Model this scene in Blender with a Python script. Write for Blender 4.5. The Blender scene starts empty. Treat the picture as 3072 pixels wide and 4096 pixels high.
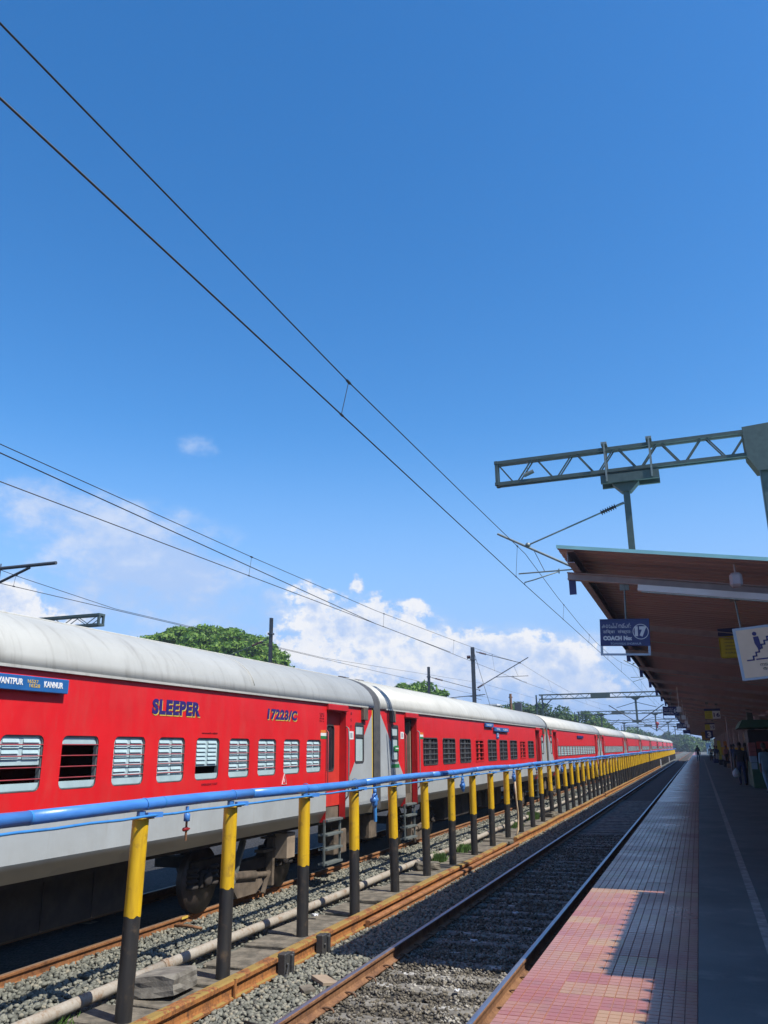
import bpy, bmesh, math, random
import numpy as np
from mathutils import Vector, Matrix
random.seed(7); rng = np.random.default_rng(7)
S = bpy.context.scene
COL = S.collection
R = math.radians

# ---------------------------------------------------------------- camera
cam_d = bpy.data.cameras.new('camera'); cam = bpy.data.objects.new('camera', cam_d); COL.objects.link(cam)
cam_d.sensor_fit = 'VERTICAL'; cam_d.sensor_height = 32.0; cam_d.sensor_width = 24.0
cam_d.lens = 3236.0 / 4096.0 * 32.0
cam_d.clip_start = 0.05; cam_d.clip_end = 3000
AX = Vector((0.93650652, 0.35055127, -0.0083274))      # camera right in the world
AY = Vector((-0.10603582, 0.260481, -0.9596385))       # camera down
AZ = Vector((-0.33423336, 0.89959072, 0.28111314))     # camera forward
CAMZ = 1.62
cam.matrix_world = Matrix(((AX.x, -AY.x, -AZ.x, 0), (AX.y, -AY.y, -AZ.y, 0), (AX.z, -AY.z, -AZ.z, CAMZ), (0, 0, 0, 1)))
S.camera = cam
S.render.resolution_x = 768; S.render.resolution_y = 1024
S.view_settings.view_transform = 'Standard'; S.view_settings.look = 'None'
S.view_settings.exposure = 0.48; S.view_settings.gamma = 1.0
S.cycles.use_denoising = True
S.cycles.max_bounces = 6; S.cycles.transparent_max_bounces = 8

# ---------------------------------------------------------------- sun and sky
SUN_TO = Vector((1.0, -0.27, 1.43)).normalized()
sd = bpy.data.lights.new('sun', 'SUN'); sun = bpy.data.objects.new('sun', sd); COL.objects.link(sun)
sd.energy = 5.0; sd.angle = R(0.53); sd.color = (1.0, 0.95, 0.86)
sun.rotation_mode = 'QUATERNION'; sun.rotation_quaternion = SUN_TO.to_track_quat('Z', 'Y')
W = bpy.data.worlds.new('World'); S.world = W; W.use_nodes = True
nt = W.node_tree; nt.nodes.clear()
def N(tree, typ, **kw):
    n = tree.nodes.new(typ)
    for k, v in kw.items():
        if k == 'inp':
            for a, b in v.items(): n.inputs[a].default_value = b
        else: setattr(n, k, v)
    return n
def mth(tree, op, a, b=None, c=None, clamp=False):
    n = tree.nodes.new('ShaderNodeMath'); n.operation = op; n.use_clamp = clamp
    for i, v in enumerate((a, b, c)):
        if v is None: continue
        if isinstance(v, (int, float)): n.inputs[i].default_value = v
        else: tree.links.new(v, n.inputs[i])
    return n.outputs[0]
out = N(nt, 'ShaderNodeOutputWorld')
sky = N(nt, 'ShaderNodeTexSky', sky_type='NISHITA', sun_disc=False)
sky.sun_elevation = math.asin(SUN_TO.z); sky.sun_rotation = math.atan2(SUN_TO.x, SUN_TO.y)
sky.altitude = 0; sky.air_density = 1.0; sky.dust_density = 0.3; sky.ozone_density = 2.2
hsv = N(nt, 'ShaderNodeHueSaturation', inp={'Hue': 0.502, 'Saturation': 1.35, 'Value': 1.0})
nt.links.new(sky.outputs[0], hsv.inputs['Color'])
bg_sky = N(nt, 'ShaderNodeBackground', inp={'Strength': 0.15})
nt.links.new(hsv.outputs[0], bg_sky.inputs['Color'])
# cumulus banks standing on the horizon and thin veils above them, laid out by compass bearing and height angle
tc = N(nt, 'ShaderNodeTexCoord'); sep = N(nt, 'ShaderNodeSeparateXYZ')
nt.links.new(tc.outputs['Generated'], sep.inputs[0])
az = mth(nt, 'ARCTAN2', sep.outputs[0], sep.outputs[1]); el = mth(nt, 'ARCSINE', sep.outputs[2])
def dirn(px, py):
    d = AX * (px - 1536) + AY * (py - 2048) + AZ * 3236.0
    d.normalize(); return math.atan2(d.x, d.y), math.asin(d.z)
def noise(scale, detail, rough, off=0.0, stretch=1.0, lac=2.0):
    cmb = N(nt, 'ShaderNodeCombineXYZ')
    nt.links.new(az, cmb.inputs[0]); nt.links.new(mth(nt, 'MULTIPLY', el, stretch), cmb.inputs[1]); cmb.inputs[2].default_value = off
    n = N(nt, 'ShaderNodeTexNoise', inp={'Scale': scale, 'Detail': detail, 'Roughness': rough, 'Lacunarity': lac})
    nt.links.new(cmb.outputs[0], n.inputs['Vector']); return n.outputs[0]
def blobs(lst):
    tot = None
    for px, py, sx, sy, w in lst:
        a0, e0 = dirn(px, py); sa = sx / 3372.0; se = sy / 3372.0
        u = mth(nt, 'MULTIPLY', mth(nt, 'SUBTRACT', az, a0), 1 / sa); v = mth(nt, 'MULTIPLY', mth(nt, 'SUBTRACT', el, e0), 1 / se)
        r2 = mth(nt, 'ADD', mth(nt, 'MULTIPLY', u, u), mth(nt, 'MULTIPLY', v, v))
        g = mth(nt, 'MULTIPLY', mth(nt, 'EXPONENT', mth(nt, 'MULTIPLY', r2, -1.0)), w)
        tot = g if tot is None else mth(nt, 'ADD', tot, g)
    return tot
def smooth(v, a, b):
    n = N(nt, 'ShaderNodeMapRange', interpolation_type='SMOOTHSTEP', inp={1: a, 2: b, 3: 0.0, 4: 1.0})
    nt.links.new(v, n.inputs[0]); return n.outputs[0]
fine = noise(30, 8, 0.62, 1.7, 1.3); mid = noise(15, 7, 0.6, 4.1, 1.5); puff = noise(55, 5, 0.6, 9.0, 1.1)
cum = blobs([(1230, 2405, 105, 85, .75), (1330, 2480, 150, 90, .5), (1500, 2490, 165, 95, .66), (1590, 2570, 240, 120, .45), (1190, 2570, 220, 120, .42),
             (1850, 2620, 190, 95, .75), (1980, 2610, 130, 85, .6), (2120, 2600, 140, 85, .75), (2270, 2630, 160, 85, .7), (2330, 2700, 130, 70, .5),
             (10, 2370, 105, 90, .9), (70, 2450, 110, 75, .75), (300, 2480, 150, 55, .5), (1660, 2450, 55, 60, .5), (1430, 2335, 30, 50, .62), (1510, 2390, 30, 45, .4),
             (1450, 2670, 420, 120, .44), (1850, 2750, 420, 100, .46), (2350, 2780, 300, 80, .4)])
gen = mth(nt, 'MULTIPLY', mth(nt, 'SUBTRACT', 1.0, smooth(el, 0.10, 0.20)), smooth(az, 0.35, 0.9))   # the bank goes on round the horizon
gen2 = mth(nt, 'MULTIPLY', mth(nt, 'SUBTRACT', 1.0, smooth(el, 0.10, 0.20)), mth(nt, 'SUBTRACT', 1.0, smooth(az, -1.6, -1.1)))
genr = mth(nt, 'MULTIPLY', mth(nt, 'ADD', gen, gen2), 0.42)
nz = mth(nt, 'ADD', mth(nt, 'MULTIPLY', mth(nt, 'SUBTRACT', fine, 0.5), 1.9), mth(nt, 'MULTIPLY', mth(nt, 'SUBTRACT', puff, 0.5), 1.0))
body = mth(nt, 'ADD', mth(nt, 'MULTIPLY', cum, 0.84), genr)
dens = mth(nt, 'ADD', body, mth(nt, 'MULTIPLY', nz, smooth(body, 0.04, 0.34)))
m_cum = smooth(dens, 0.24, 0.66)
veil = blobs([(420, 2110, 420, 120, .68), (640, 2270, 280, 100, .8), (170, 1980, 150, 80, .42), (790, 1790, 90, 55, .55), (640, 2270, 200, 80, .4),
              (900, 2430, 460, 140, .6), (1500, 2640, 600, 160, .42), (2200, 2720, 500, 120, .4), (300, 2380, 320, 110, .42), (700, 2230, 90, 40, .3), (1550, 2560, 330, 150, .35), (1950, 2680, 420, 120, .4), (2250, 2650, 300, 110, .35), (120, 2480, 300, 90, .3)])
m_veil = mth(nt, 'MULTIPLY', smooth(mth(nt, 'ADD', veil, mth(nt, 'MULTIPLY', mth(nt, 'MULTIPLY', mth(nt, 'SUBTRACT', mid, 0.5), 1.8), smooth(veil, 0.02, 0.3))), 0.14, 0.95), 0.85)
low = mth(nt, 'MULTIPLY', mth(nt, 'SUBTRACT', 1.0, smooth(el, 0.02, 0.40)), 0.95)
mask = mth(nt, 'MAXIMUM', mth(nt, 'MULTIPLY', m_cum, 0.93), m_veil)
shade = N(nt, 'ShaderNodeMix', data_type='RGBA')
shade.inputs[6].default_value = (0.47, 0.63, 0.95, 1); shade.inputs[7].default_value = (0.98, 0.98, 1.0, 1)
rimm = mth(nt, 'SUBTRACT', 1.0, smooth(mth(nt, 'ADD', body, mth(nt, 'MULTIPLY', mth(nt, 'SUBTRACT', puff, 0.5), 1.6)), 0.55, 1.35))
lit = mth(nt, 'MULTIPLY', mth(nt, 'MULTIPLY', m_cum, rimm), smooth(mth(nt, 'ADD', el, mth(nt, 'MULTIPLY', mth(nt, 'SUBTRACT', fine, 0.5), 0.10)), 0.045, 0.115))
nt.links.new(mth(nt, 'ADD', mth(nt, 'MULTIPLY', lit, 0.92), mth(nt, 'MULTIPLY', smooth(mid, 0.42, 0.72), 0.45), clamp=True), shade.inputs[0])
bg_cl = N(nt, 'ShaderNodeBackground', inp={'Strength': 0.70}); nt.links.new(shade.outputs[2], bg_cl.inputs['Color'])
mx = N(nt, 'ShaderNodeMixShader'); nt.links.new(mask, mx.inputs[0]); bg_lo = N(nt, 'ShaderNodeBackground', inp={'Color': (0.31, 0.50, 0.90, 1), 'Strength': 0.74}); mlo = N(nt, 'ShaderNodeMixShader')
nt.links.new(low, mlo.inputs[0]); nt.links.new(bg_sky.outputs[0], mlo.inputs[1]); nt.links.new(bg_lo.outputs[0], mlo.inputs[2])
nt.links.new(mlo.outputs[0], mx.inputs[1]); nt.links.new(bg_cl.outputs[0], mx.inputs[2])
nt.links.new(mx.outputs[0], out.inputs['Surface'])

# ---------------------------------------------------------------- materials
def new_mat(name):
    m = bpy.data.materials.new(name); m.use_nodes = True
    return m, m.node_tree, m.node_tree.nodes['Principled BSDF']
def link(t, a, b): t.links.new(a, b)
def ocoord(t, scale=(1, 1, 1), rnd=True):
    c = N(t, 'ShaderNodeTexCoord'); mp = N(t, 'ShaderNodeMapping'); mp.inputs['Scale'].default_value = scale
    link(t, c.outputs['Object'], mp.inputs['Vector'])
    if not rnd: return mp.outputs[0]
    oi = N(t, 'ShaderNodeObjectInfo'); ad = N(t, 'ShaderNodeVectorMath', operation='ADD')
    mu = mth(t, 'MULTIPLY', oi.outputs['Random'], 57.0)
    link(t, mp.outputs[0], ad.inputs[0]); link(t, mu, ad.inputs[1]); return ad.outputs[0]
def tnoise(t, vec, scale, detail=5, rough=.55):
    n = N(t, 'ShaderNodeTexNoise', inp={'Scale': scale, 'Detail': detail, 'Roughness': rough}); link(t, vec, n.inputs['Vector']); return n.outputs[0]
ALB = .84
def tramp(t, fac, stops):
    r = N(t, 'ShaderNodeValToRGB'); e = r.color_ramp.elements
    while len(e) < len(stops): e.new(0.5)
    for i, (p, c) in enumerate(stops): e[i].position = p; e[i].color = (*[x * ALB for x in c], 1)
    link(t, fac, r.inputs[0]); return r.outputs[0]
def bump(t, b, h, strength, dist=0.01):
    n = N(t, 'ShaderNodeBump', inp={'Strength': strength, 'Distance': dist}); link(t, h, n.inputs['Height']); link(t, n.outputs[0], b.inputs['Normal'])
def pm(name, c1, c2=None, scale=6, rough=.6, metal=0, bmp=0, bscale=None, stretch=(1, 1, 1), lo=.35, hi=.65, spec=.5, detail=6):
    m, t, b = new_mat(name); c2 = c2 or tuple(x * .8 for x in c1)
    v = ocoord(t, stretch); f = tnoise(t, v, scale, detail)
    link(t, tramp(t, f, [(lo, c1), (hi, c2)]), b.inputs['Base Color'])
    b.inputs['Roughness'].default_value = rough; b.inputs['Metallic'].default_value = metal; b.inputs['Specular IOR Level'].default_value = spec
    rr = mth(t, 'ADD', mth(t, 'MULTIPLY', tnoise(t, v, scale * 2.3, 4), .25), rough - .12); link(t, rr, b.inputs['Roughness'])
    if bmp: bump(t, b, tnoise(t, v, bscale or scale * 6, 4), bmp)
    return m
M = {}
def livery(eo):
    """coach paint: red body, grey waist and grey end wedges, road dirt low down and streaks under the cantrail"""
    m, t, b = new_mat('coach_paint_%d' % int(eo * 100))
    c = N(t, 'ShaderNodeTexCoord'); sp = N(t, 'ShaderNodeSeparateXYZ'); link(t, c.outputs['Object'], sp.inputs[0])
    ay = mth(t, 'ABSOLUTE', sp.outputs[1]); h = sp.outputs[2]
    line = mth(t, 'ADD', mth(t, 'MULTIPLY', mth(t, 'SUBTRACT', ay, 9.575 - eo), 1.01 - eo * .55), 1.76)
    g = mth(t, 'MAXIMUM', mth(t, 'LESS_THAN', h, 1.72), mth(t, 'LESS_THAN', h, line))
    v = ocoord(t, (1, 1, 1)); n1 = tnoise(t, v, 1.6, 5); n2 = tnoise(t, ocoord(t, (1, 5, .5)), 3.0, 6, .6)
    red = tramp(t, n1, [(.3, (.76, .013, .017)), (.7, (.66, .010, .014))])
    gry = tramp(t, n1, [(.3, (.43, .465, .475)), (.7, (.37, .395, .40))])
    mxc = N(t, 'ShaderNodeMix', data_type='RGBA'); link(t, g, mxc.inputs[0]); link(t, red, mxc.inputs[6]); link(t, gry, mxc.inputs[7])
    dirt = N(t, 'ShaderNodeMapRange', interpolation_type='SMOOTHSTEP', inp={1: 1.275, 2: 1.20, 3: 0.0, 4: 1.0}); link(t, mth(t, 'ADD', h, mth(t, 'MULTIPLY', n1, .06)), dirt.inputs[0])
    streak = N(t, 'ShaderNodeMapRange', inp={1: .60, 2: .80, 3: 0.0, 4: .55}); link(t, n2, streak.inputs[0])
    sg_ = mth(t, 'ADD', mth(t, 'MULTIPLY', g, .75), .25)
    dust = N(t, 'ShaderNodeMapRange', inp={1: .45, 2: .8, 3: 0, 4: .17}); link(t, tnoise(t, ocoord(t, (1, 1.6, .45)), 2.6, 8, .72), dust.inputs[0])
    dm = mth(t, 'MAXIMUM', mth(t, 'MAXIMUM', mth(t, 'MULTIPLY', dirt.outputs[0], .95), mth(t, 'MULTIPLY', streak.outputs[0], sg_)), dust.outputs[0])
    m2 = N(t, 'ShaderNodeMix', data_type='RGBA'); link(t, dm, m2.inputs[0]); link(t, mxc.outputs[2], m2.inputs[6]); m2.inputs[7].default_value = (.20, .17, .12, 1)
    link(t, m2.outputs[2], b.inputs['Base Color'])
    b.inputs['Roughness'].default_value = .42; b.inputs['Coat Weight'].default_value = .12; b.inputs['Coat Roughness'].default_value = .3
    bump(t, b, tnoise(t, v, 1.6, 3), .30, .05)
    return m
M['livA'] = livery(0.0); M['livB'] = livery(0.22)
M['roof'] = None
def roofmat():
    m, t, b = new_mat('coach_roof'); v = ocoord(t); n1 = tnoise(t, v, 1.1, 6, .6); n2 = tnoise(t, ocoord(t, (.6, 4, .6)), 2.2, 6, .65)
    c = tramp(t, n1, [(.3, (.53, .525, .475)), (.72, (.43, .425, .38))])
    st = N(t, 'ShaderNodeMapRange', inp={1: .52, 2: .78, 3: 0, 4: .75}); link(t, n2, st.inputs[0])
    m2 = N(t, 'ShaderNodeMix', data_type='RGBA'); link(t, st.outputs[0], m2.inputs[0]); link(t, c, m2.inputs[6]); m2.inputs[7].default_value = (.24, .225, .19, 1)
    link(t, m2.outputs[2], b.inputs['Base Color']); b.inputs['Roughness'].default_value = .5; bump(t, b, tnoise(t, v, 1.4, 2), .1, .05); return m
M['roof'] = roofmat()
M['red'] = pm('red_paint', (.60, .014, .016), (.48, .01, .012), 3, .45)
M['reddoor'] = pm('door_red', (.66, .045, .03), (.56, .035, .025), 3, .5)
M['barred'] = pm('bar_paint', (.45, .05, .06), (.30, .05, .06), 8, .5)
M['wheel'] = pm('wheel_steel_dusty', (.10, .075, .065), (.055, .042, .036), 6, .45, .2, bmp=.2)
M['winrim'] = pm('window_rim_grey', (.16, .18, .185), (.10, .11, .115), 9, .5)
M['barmetal'] = pm('window_bar_grey', (.20, .21, .22), (.14, .15, .155), 9, .5)
M['shutter'] = pm('shutter_white', (.46, .60, .62), (.38, .50, .52), 5, .45)
M['winframe'] = pm('window_rubber', (.035, .036, .04), (.06, .055, .05), 9, .6)
M['winalu'] = pm('window_aluminium', (.40, .44, .45), (.30, .33, .34), 9, .4)
M['dark'] = pm('dark_interior', (.010, .010, .013), (.018, .016, .018), 3, .8)
M['bellow'] = pm('bellows_rubber', (.055, .055, .058), (.085, .082, .078), 7, .7, bmp=.3)
M['under'] = pm('underframe_dirt', (.020, .017, .017), (.045, .036, .03), 4, .8, bmp=.3)
M['undermid'] = pm('running_gear_dust', (.19, .145, .105), (.07, .055, .04), 5, .8, bmp=.4, lo=.3, hi=.7)
M['plate'] = pm('tan_plate', (.36, .28, .20), (.27, .21, .15), 5, .7)
M['frost'] = pm('frosted_glass', (.50, .60, .60), (.42, .52, .53), 3, .25)
M['glassd'] = pm('dark_glass', (.016, .018, .024), (.03, .03, .035), 4, .12)
M['steel'] = pm('galvanised_steel', (.22, .25, .245), (.16, .185, .18), 9, .5, .35)
M['steelgrn'] = pm('structure_paint', (.062, .092, .088), (.045, .07, .068), 9, .5)
M['mastgrey'] = pm('mast_grey', (.07, .078, .09), (.05, .056, .066), 9, .55)
M['wire'] = pm('wire_copper_dark', (.022, .022, .026), (.04, .035, .03), 30, .5, .3)
M['insul'] = pm('insulator_brown', (.09, .022, .018), (.06, .016, .013), 8, .2)
M['insulblk'] = pm('insulator_dark', (.025, .028, .035), (.04, .04, .045), 8, .4)
M['blue'] = pm('pipe_blue', (.075, .255, .66), (.05, .19, .55), 4, .33, bmp=.12, stretch=(2, .6, 2))
M['bluelt'] = pm('thin_pipe_blue', (.055, .26, .62), (.04, .2, .5), 6, .4)
def postmat(name, a, b_, dirt, lo=.58):
    m, t, b = new_mat(name); v = ocoord(t); n1 = tnoise(t, v, 7, 6, .65); n2 = tnoise(t, ocoord(t, (6, 6, .7)), 3.5, 5)
    c = tramp(t, n2, [(.35, a), (.68, b_)]); st = N(t, 'ShaderNodeMapRange', inp={1: lo, 2: lo + .18, 3: 0, 4: .8}); link(t, n1, st.inputs[0])
    m2 = N(t, 'ShaderNodeMix', data_type='RGBA'); link(t, st.outputs[0], m2.inputs[0]); link(t, c, m2.inputs[6]); m2.inputs[7].default_value = (*dirt, 1)
    link(t, m2.outputs[2], b.inputs['Base Color']); b.inputs['Roughness'].default_value = .42; bump(t, b, n1, .25); return m
M['yellow'] = postmat('post_yellow', (.72, .45, .012), (.54, .32, .014), (.22, .12, .025), .54)
M['black'] = postmat('post_black', (.022, .022, .024), (.042, .040, .038), (.12, .085, .055), .56)
M['rust'] = None
def rustmat(name, a, b_, c_, moss=None):
    m, t, b = new_mat(name); v = ocoord(t, (1, 1, 1)); n1 = tnoise(t, v, 3.5, 7, .65); n2 = tnoise(t, v, 28, 5, .6)
    f = mth(t, 'ADD', mth(t, 'MULTIPLY', n1, .65), mth(t, 'MULTIPLY', n2, .35))
    col = tramp(t, f, [(.36, a), (.52, b_), (.66, c_)])
    if moss:
        ge = N(t, 'ShaderNodeNewGeometry'); s2 = N(t, 'ShaderNodeSeparateXYZ'); link(t, ge.outputs['Normal'], s2.inputs[0])
        mk = mth(t, 'MULTIPLY', mth(t, 'GREATER_THAN', s2.outputs[2], .7), mth(t, 'GREATER_THAN', n1, .47))
        m2 = N(t, 'ShaderNodeMix', data_type='RGBA'); link(t, mth(t, 'MULTIPLY', mk, .7), m2.inputs[0]); link(t, col, m2.inputs[6]); m2.inputs[7].default_value = (*moss, 1); col = m2.outputs[2]
    link(t, col, b.inputs['Base Color']); b.inputs['Roughness'].default_value = .82; bump(t, b, n2, .4); return m
M['rust'] = rustmat('rusty_girder', (.11, .045, .018), (.35, .135, .034), (.44, .185, .05), (.20, .165, .04))
M['railrust'] = rustmat('rail_rust', (.10, .045, .022), (.21, .10, .045), (.29, .15, .07))
M['railrust2'] = rustmat('rail_rust_bright', (.17, .065, .025), (.31, .13, .045), (.40, .18, .07))
M['railtop'] = pm('rail_polished', (.60, .62, .66), (.48, .49, .52), 14, .42, 1.0, stretch=(3, .2, 3))
M['railtop2'] = pm('rail_dull', (.32, .20, .12), (.40, .26, .15), 10, .45, .4, stretch=(3, .2, 3))
M['concrete'] = pm('concrete_slab', (.20, .175, .135), (.095, .085, .066), 6, .92, bmp=.8, bscale=30, lo=.38, hi=.6)
M['sleeper'] = pm('sleeper_concrete', (.26, .245, .21), (.12, .11, .095), 7, .9, bmp=.4, bscale=40)
M['lime'] = pm('lime_stain', (.55, .54, .50), (.22, .21, .19), 14, .9, bmp=.3)
M['whitepipe'] = rustmat('water_pipe', (.38, .35, .30), (.33, .29, .235), (.22, .13, .07))
M['clip'] = pm('clip_rust', (.13, .07, .04), (.20, .11, .06), 12, .8)
M['blackblock'] = pm('black_block', (.030, .031, .034), (.055, .053, .05), 10, .6, bmp=.3)
M['canunder'] = pm('canopy_sheet_underside', (.53, .34, .30), (.42, .27, .24), 2.5, .5, stretch=(.4, 2, 1))
M['cantop'] = pm('canopy_sheet_cyan', (.30, .62, .62), (.25, .54, .55), 4, .5)
M['canbeam'] = pm('canopy_beam', (.48, .40, .40), (.38, .31, .31), 5, .6)
M['canblue'] = pm('fascia_blue', (.05, .07, .22), (.04, .055, .17), 5, .6)
M['tube'] = pm('tube_light_casing', (.85, .85, .84), (.76, .76, .75), 5, .4)
M['signblue'] = pm('sign_navy', (.012, .022, .15), (.009, .018, .12), 8, .35)
M['signblue2'] = pm('board_blue', (.022, .13, .36), (.018, .11, .31), 8, .4)
M['signwhite'] = pm('sign_white', (.80, .80, .78), (.72, .72, .70), 12, .5)
M['signcream'] = pm('sign_cream', (.98, .74, .50), (.92, .68, .45), 8, .45)
M['signyellow'] = pm('sign_yellow', (.66, .60, .05), (.58, .52, .04), 8, .45)
M['signrim'] = pm('sign_rim', (.50, .60, .68), (.42, .52, .6), 8, .4)
M['navy'] = pm('lettering_navy', (.022, .014, .13), (.03, .02, .16), 20, .5)
M['gold'] = pm('lettering_yellow', (.72, .50, .09), (.62, .42, .07), 20, .5)
M['inkdark'] = pm('lettering_dark', (.02, .02, .03), (.03, .03, .04), 20, .5)
M['inkred'] = pm('stencil_dark_red', (.20, .01, .02), (.25, .01, .02), 20, .5)
M['saffron'] = pm('flag_saffron', (.75, .20, .03), (.70, .18, .03), 9, .5)
M['fgreen'] = pm('flag_green', (.02, .22, .06), (.02, .18, .05), 9, .5)
M['redvalve'] = pm('valve_red', (.35, .02, .03), (.25, .02, .02), 9, .5)
M['hose'] = pm('hose_cream', (.55, .42, .27), (.45, .33, .2), 9, .6)
M['asphalt'] = None
def asphalt():
    m, t, b = new_mat('platform_asphalt'); v = ocoord(t, rnd=False); n1 = tnoise(t, v, .8, 6, .6); n2 = tnoise(t, v, 90, 3)
    f = mth(t, 'ADD', mth(t, 'MULTIPLY', n1, .75), mth(t, 'MULTIPLY', n2, .25))
    n4 = tnoise(t, v, 2.2, 7, .65); st = N(t, 'ShaderNodeMapRange', inp={1: .55, 2: .68, 3: 0, 4: .55}); link(t, n4, st.inputs[0])
    m2 = N(t, 'ShaderNodeMix', data_type='RGBA'); link(t, st.outputs[0], m2.inputs[0]); link(t, tramp(t, f, [(.36, (.082, .090, .086)), (.6, (.155, .158, .142))]), m2.inputs[6]); m2.inputs[7].default_value = (.20, .195, .165, 1); link(t, m2.outputs[2], b.inputs['Base Color']); b.inputs['Roughness'].default_value = .62
    bump(t, b, n2, .35, .004); return m
M['asphalt'] = asphalt()
M['linewhite'] = pm('worn_line_paint', (.46, .39, .33), (.25, .21, .18), 9, .7)
def tilemat():
    m, t, b = new_mat('paving_tile'); ge = N(t, 'ShaderNodeNewGeometry'); oi = N(t, 'ShaderNodeObjectInfo')
    n1 = tnoise(t, ge.outputs['Position'], .9, 5, .6); n2 = tnoise(t, ge.outputs['Position'], 45, 4)
    f = mth(t, 'ADD', mth(t, 'MULTIPLY', oi.outputs['Random'], .52), mth(t, 'ADD', mth(t, 'MULTIPLY', n1, .70), mth(t, 'MULTIPLY', n2, .14)))
    n5 = tnoise(t, ge.outputs['Position'], 3.2, 7, .7); st = N(t, 'ShaderNodeMapRange', inp={1: .50, 2: .74, 3: 0, 4: .6}); link(t, n5, st.inputs[0])
    m2 = N(t, 'ShaderNodeMix', data_type='RGBA'); link(t, st.outputs[0], m2.inputs[0]); link(t, tramp(t, f, [(.36, (.37, .14, .105)), (.56, (.42, .19, .135)), (.74, (.35, .115, .095)), (.92, (.43, .25, .135))]), m2.inputs[6]); m2.inputs[7].default_value = (.20, .105, .08, 1); link(t, m2.outputs[2], b.inputs['Base Color'])
    b.inputs['Specular IOR Level'].default_value = .45; link(t, mth(t, 'ADD', mth(t, 'MULTIPLY', n1, .40), .14), b.inputs['Roughness'])
    bump(t, b, n2, .25, .003); return m
M['tile'] = tilemat()
M['grout'] = pm('tile_joint', (.36, .175, .125), (.24, .105, .08), 20, .85)
def farpave():
    m, t, b = new_mat('far_paving'); ge = N(t, 'ShaderNodeNewGeometry'); br = N(t, 'ShaderNodeTexBrick', offset=0.0, inp={'Scale': 1.0, 'Mortar Size': .005, 'Brick Width': .075, 'Row Height': .075})
    br.inputs['Color1'].default_value = (.40, .13, .09, 1); br.inputs['Color2'].default_value = (.34, .10, .075, 1); br.inputs['Mortar'].default_value = (.12, .06, .05, 1)
    link(t, ge.outputs['Position'], br.inputs['Vector']); link(t, br.outputs[0], b.inputs['Base Color']); b.inputs['Roughness'].default_value = .3
    n1 = tnoise(t, ge.outputs['Position'], .9, 5, .6); link(t, mth(t, 'ADD', mth(t, 'MULTIPLY', n1, .3), .15), b.inputs['Roughness']); return m
M['farpave'] = farpave()
M['coping'] = pm('platform_edge', (.22, .19, .15), (.12, .10, .085), 4, .85, bmp=.4)
def stonemat(name, cs, patch=0):
    m, t, b = new_mat(name); ge = N(t, 'ShaderNodeNewGeometry'); n1 = tnoise(t, ge.outputs['Position'], 14, 4); n0 = tnoise(t, ge.outputs['Position'], .55, 4)
    f = mth(t, 'ADD', mth(t, 'MULTIPLY', ge.outputs['Random Per Island'], .62), mth(t, 'ADD', mth(t, 'MULTIPLY', n1, .2), mth(t, 'MULTIPLY', n0, .3)))
    col = tramp(t, f, cs)
    if patch:
        n3 = tnoise(t, ge.outputs['Position'], 2.6, 6, .7); pk = N(t, 'ShaderNodeMapRange', inp={1: .54, 2: .66, 3: 0, 4: patch}); link(t, n3, pk.inputs[0])
        m2 = N(t, 'ShaderNodeMix', data_type='RGBA'); link(t, pk.outputs[0], m2.inputs[0]); link(t, col, m2.inputs[6]); m2.inputs[7].default_value = (.42, .40, .35, 1); col = m2.outputs[2]
    link(t, col, b.inputs['Base Color']); b.inputs['Roughness'].default_value = .85; return m
M['stone'] = stonemat('ballast_grey_green', [(.2, (.085, .088, .072)), (.5, (.170, .172, .142)), (.75, (.245, .242, .195)), (.95, (.32, .27, .185))])
M['stonebr'] = stonemat('ballast_dirty', [(.2, (.042, .036, .028)), (.5, (.105, .092, .068)), (.75, (.17, .145, .105)), (.97, (.30, .29, .26))], .85)
def groundmat(name, a, b_, sc):
    m, t, b = new_mat(name); ge = N(t, 'ShaderNodeNewGeometry'); vo = N(t, 'ShaderNodeTexVoronoi', inp={'Scale': sc}); link(t, ge.outputs['Position'], vo.inputs['Vector'])
    n = tnoise(t, ge.outputs['Position'], .7, 5); hs = N(t, 'ShaderNodeSeparateColor'); link(t, vo.outputs['Color'], hs.inputs[0])
    f = mth(t, 'ADD', mth(t, 'MULTIPLY', hs.outputs[0], .6), mth(t, 'MULTIPLY', n, .4)); link(t, tramp(t, f, [(.25, a), (.75, b_)]), b.inputs['Base Color'])
    b.inputs['Roughness'].default_value = .9; bump(t, b, vo.outputs['Distance'], 1.0, .03); return m
M['bed'] = groundmat('ballast_bed', (.055, .058, .05), (.15, .158, .14), 20)
M['bedoilshade'] = groundmat('track_bed_oil_and_shade', (.012, .012, .012), (.045, .042, .04), 20)  # oil under the train, plus its shade painted in, also on ground beyond
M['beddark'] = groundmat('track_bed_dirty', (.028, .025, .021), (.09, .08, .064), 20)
M['grass'] = pm('grass_blade', (.10, .20, .03), (.06, .13, .02), 9, .6)
M['earth'] = pm('earth', (.16, .14, .08), (.07, .10, .035), .15, .95, detail=9)
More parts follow.
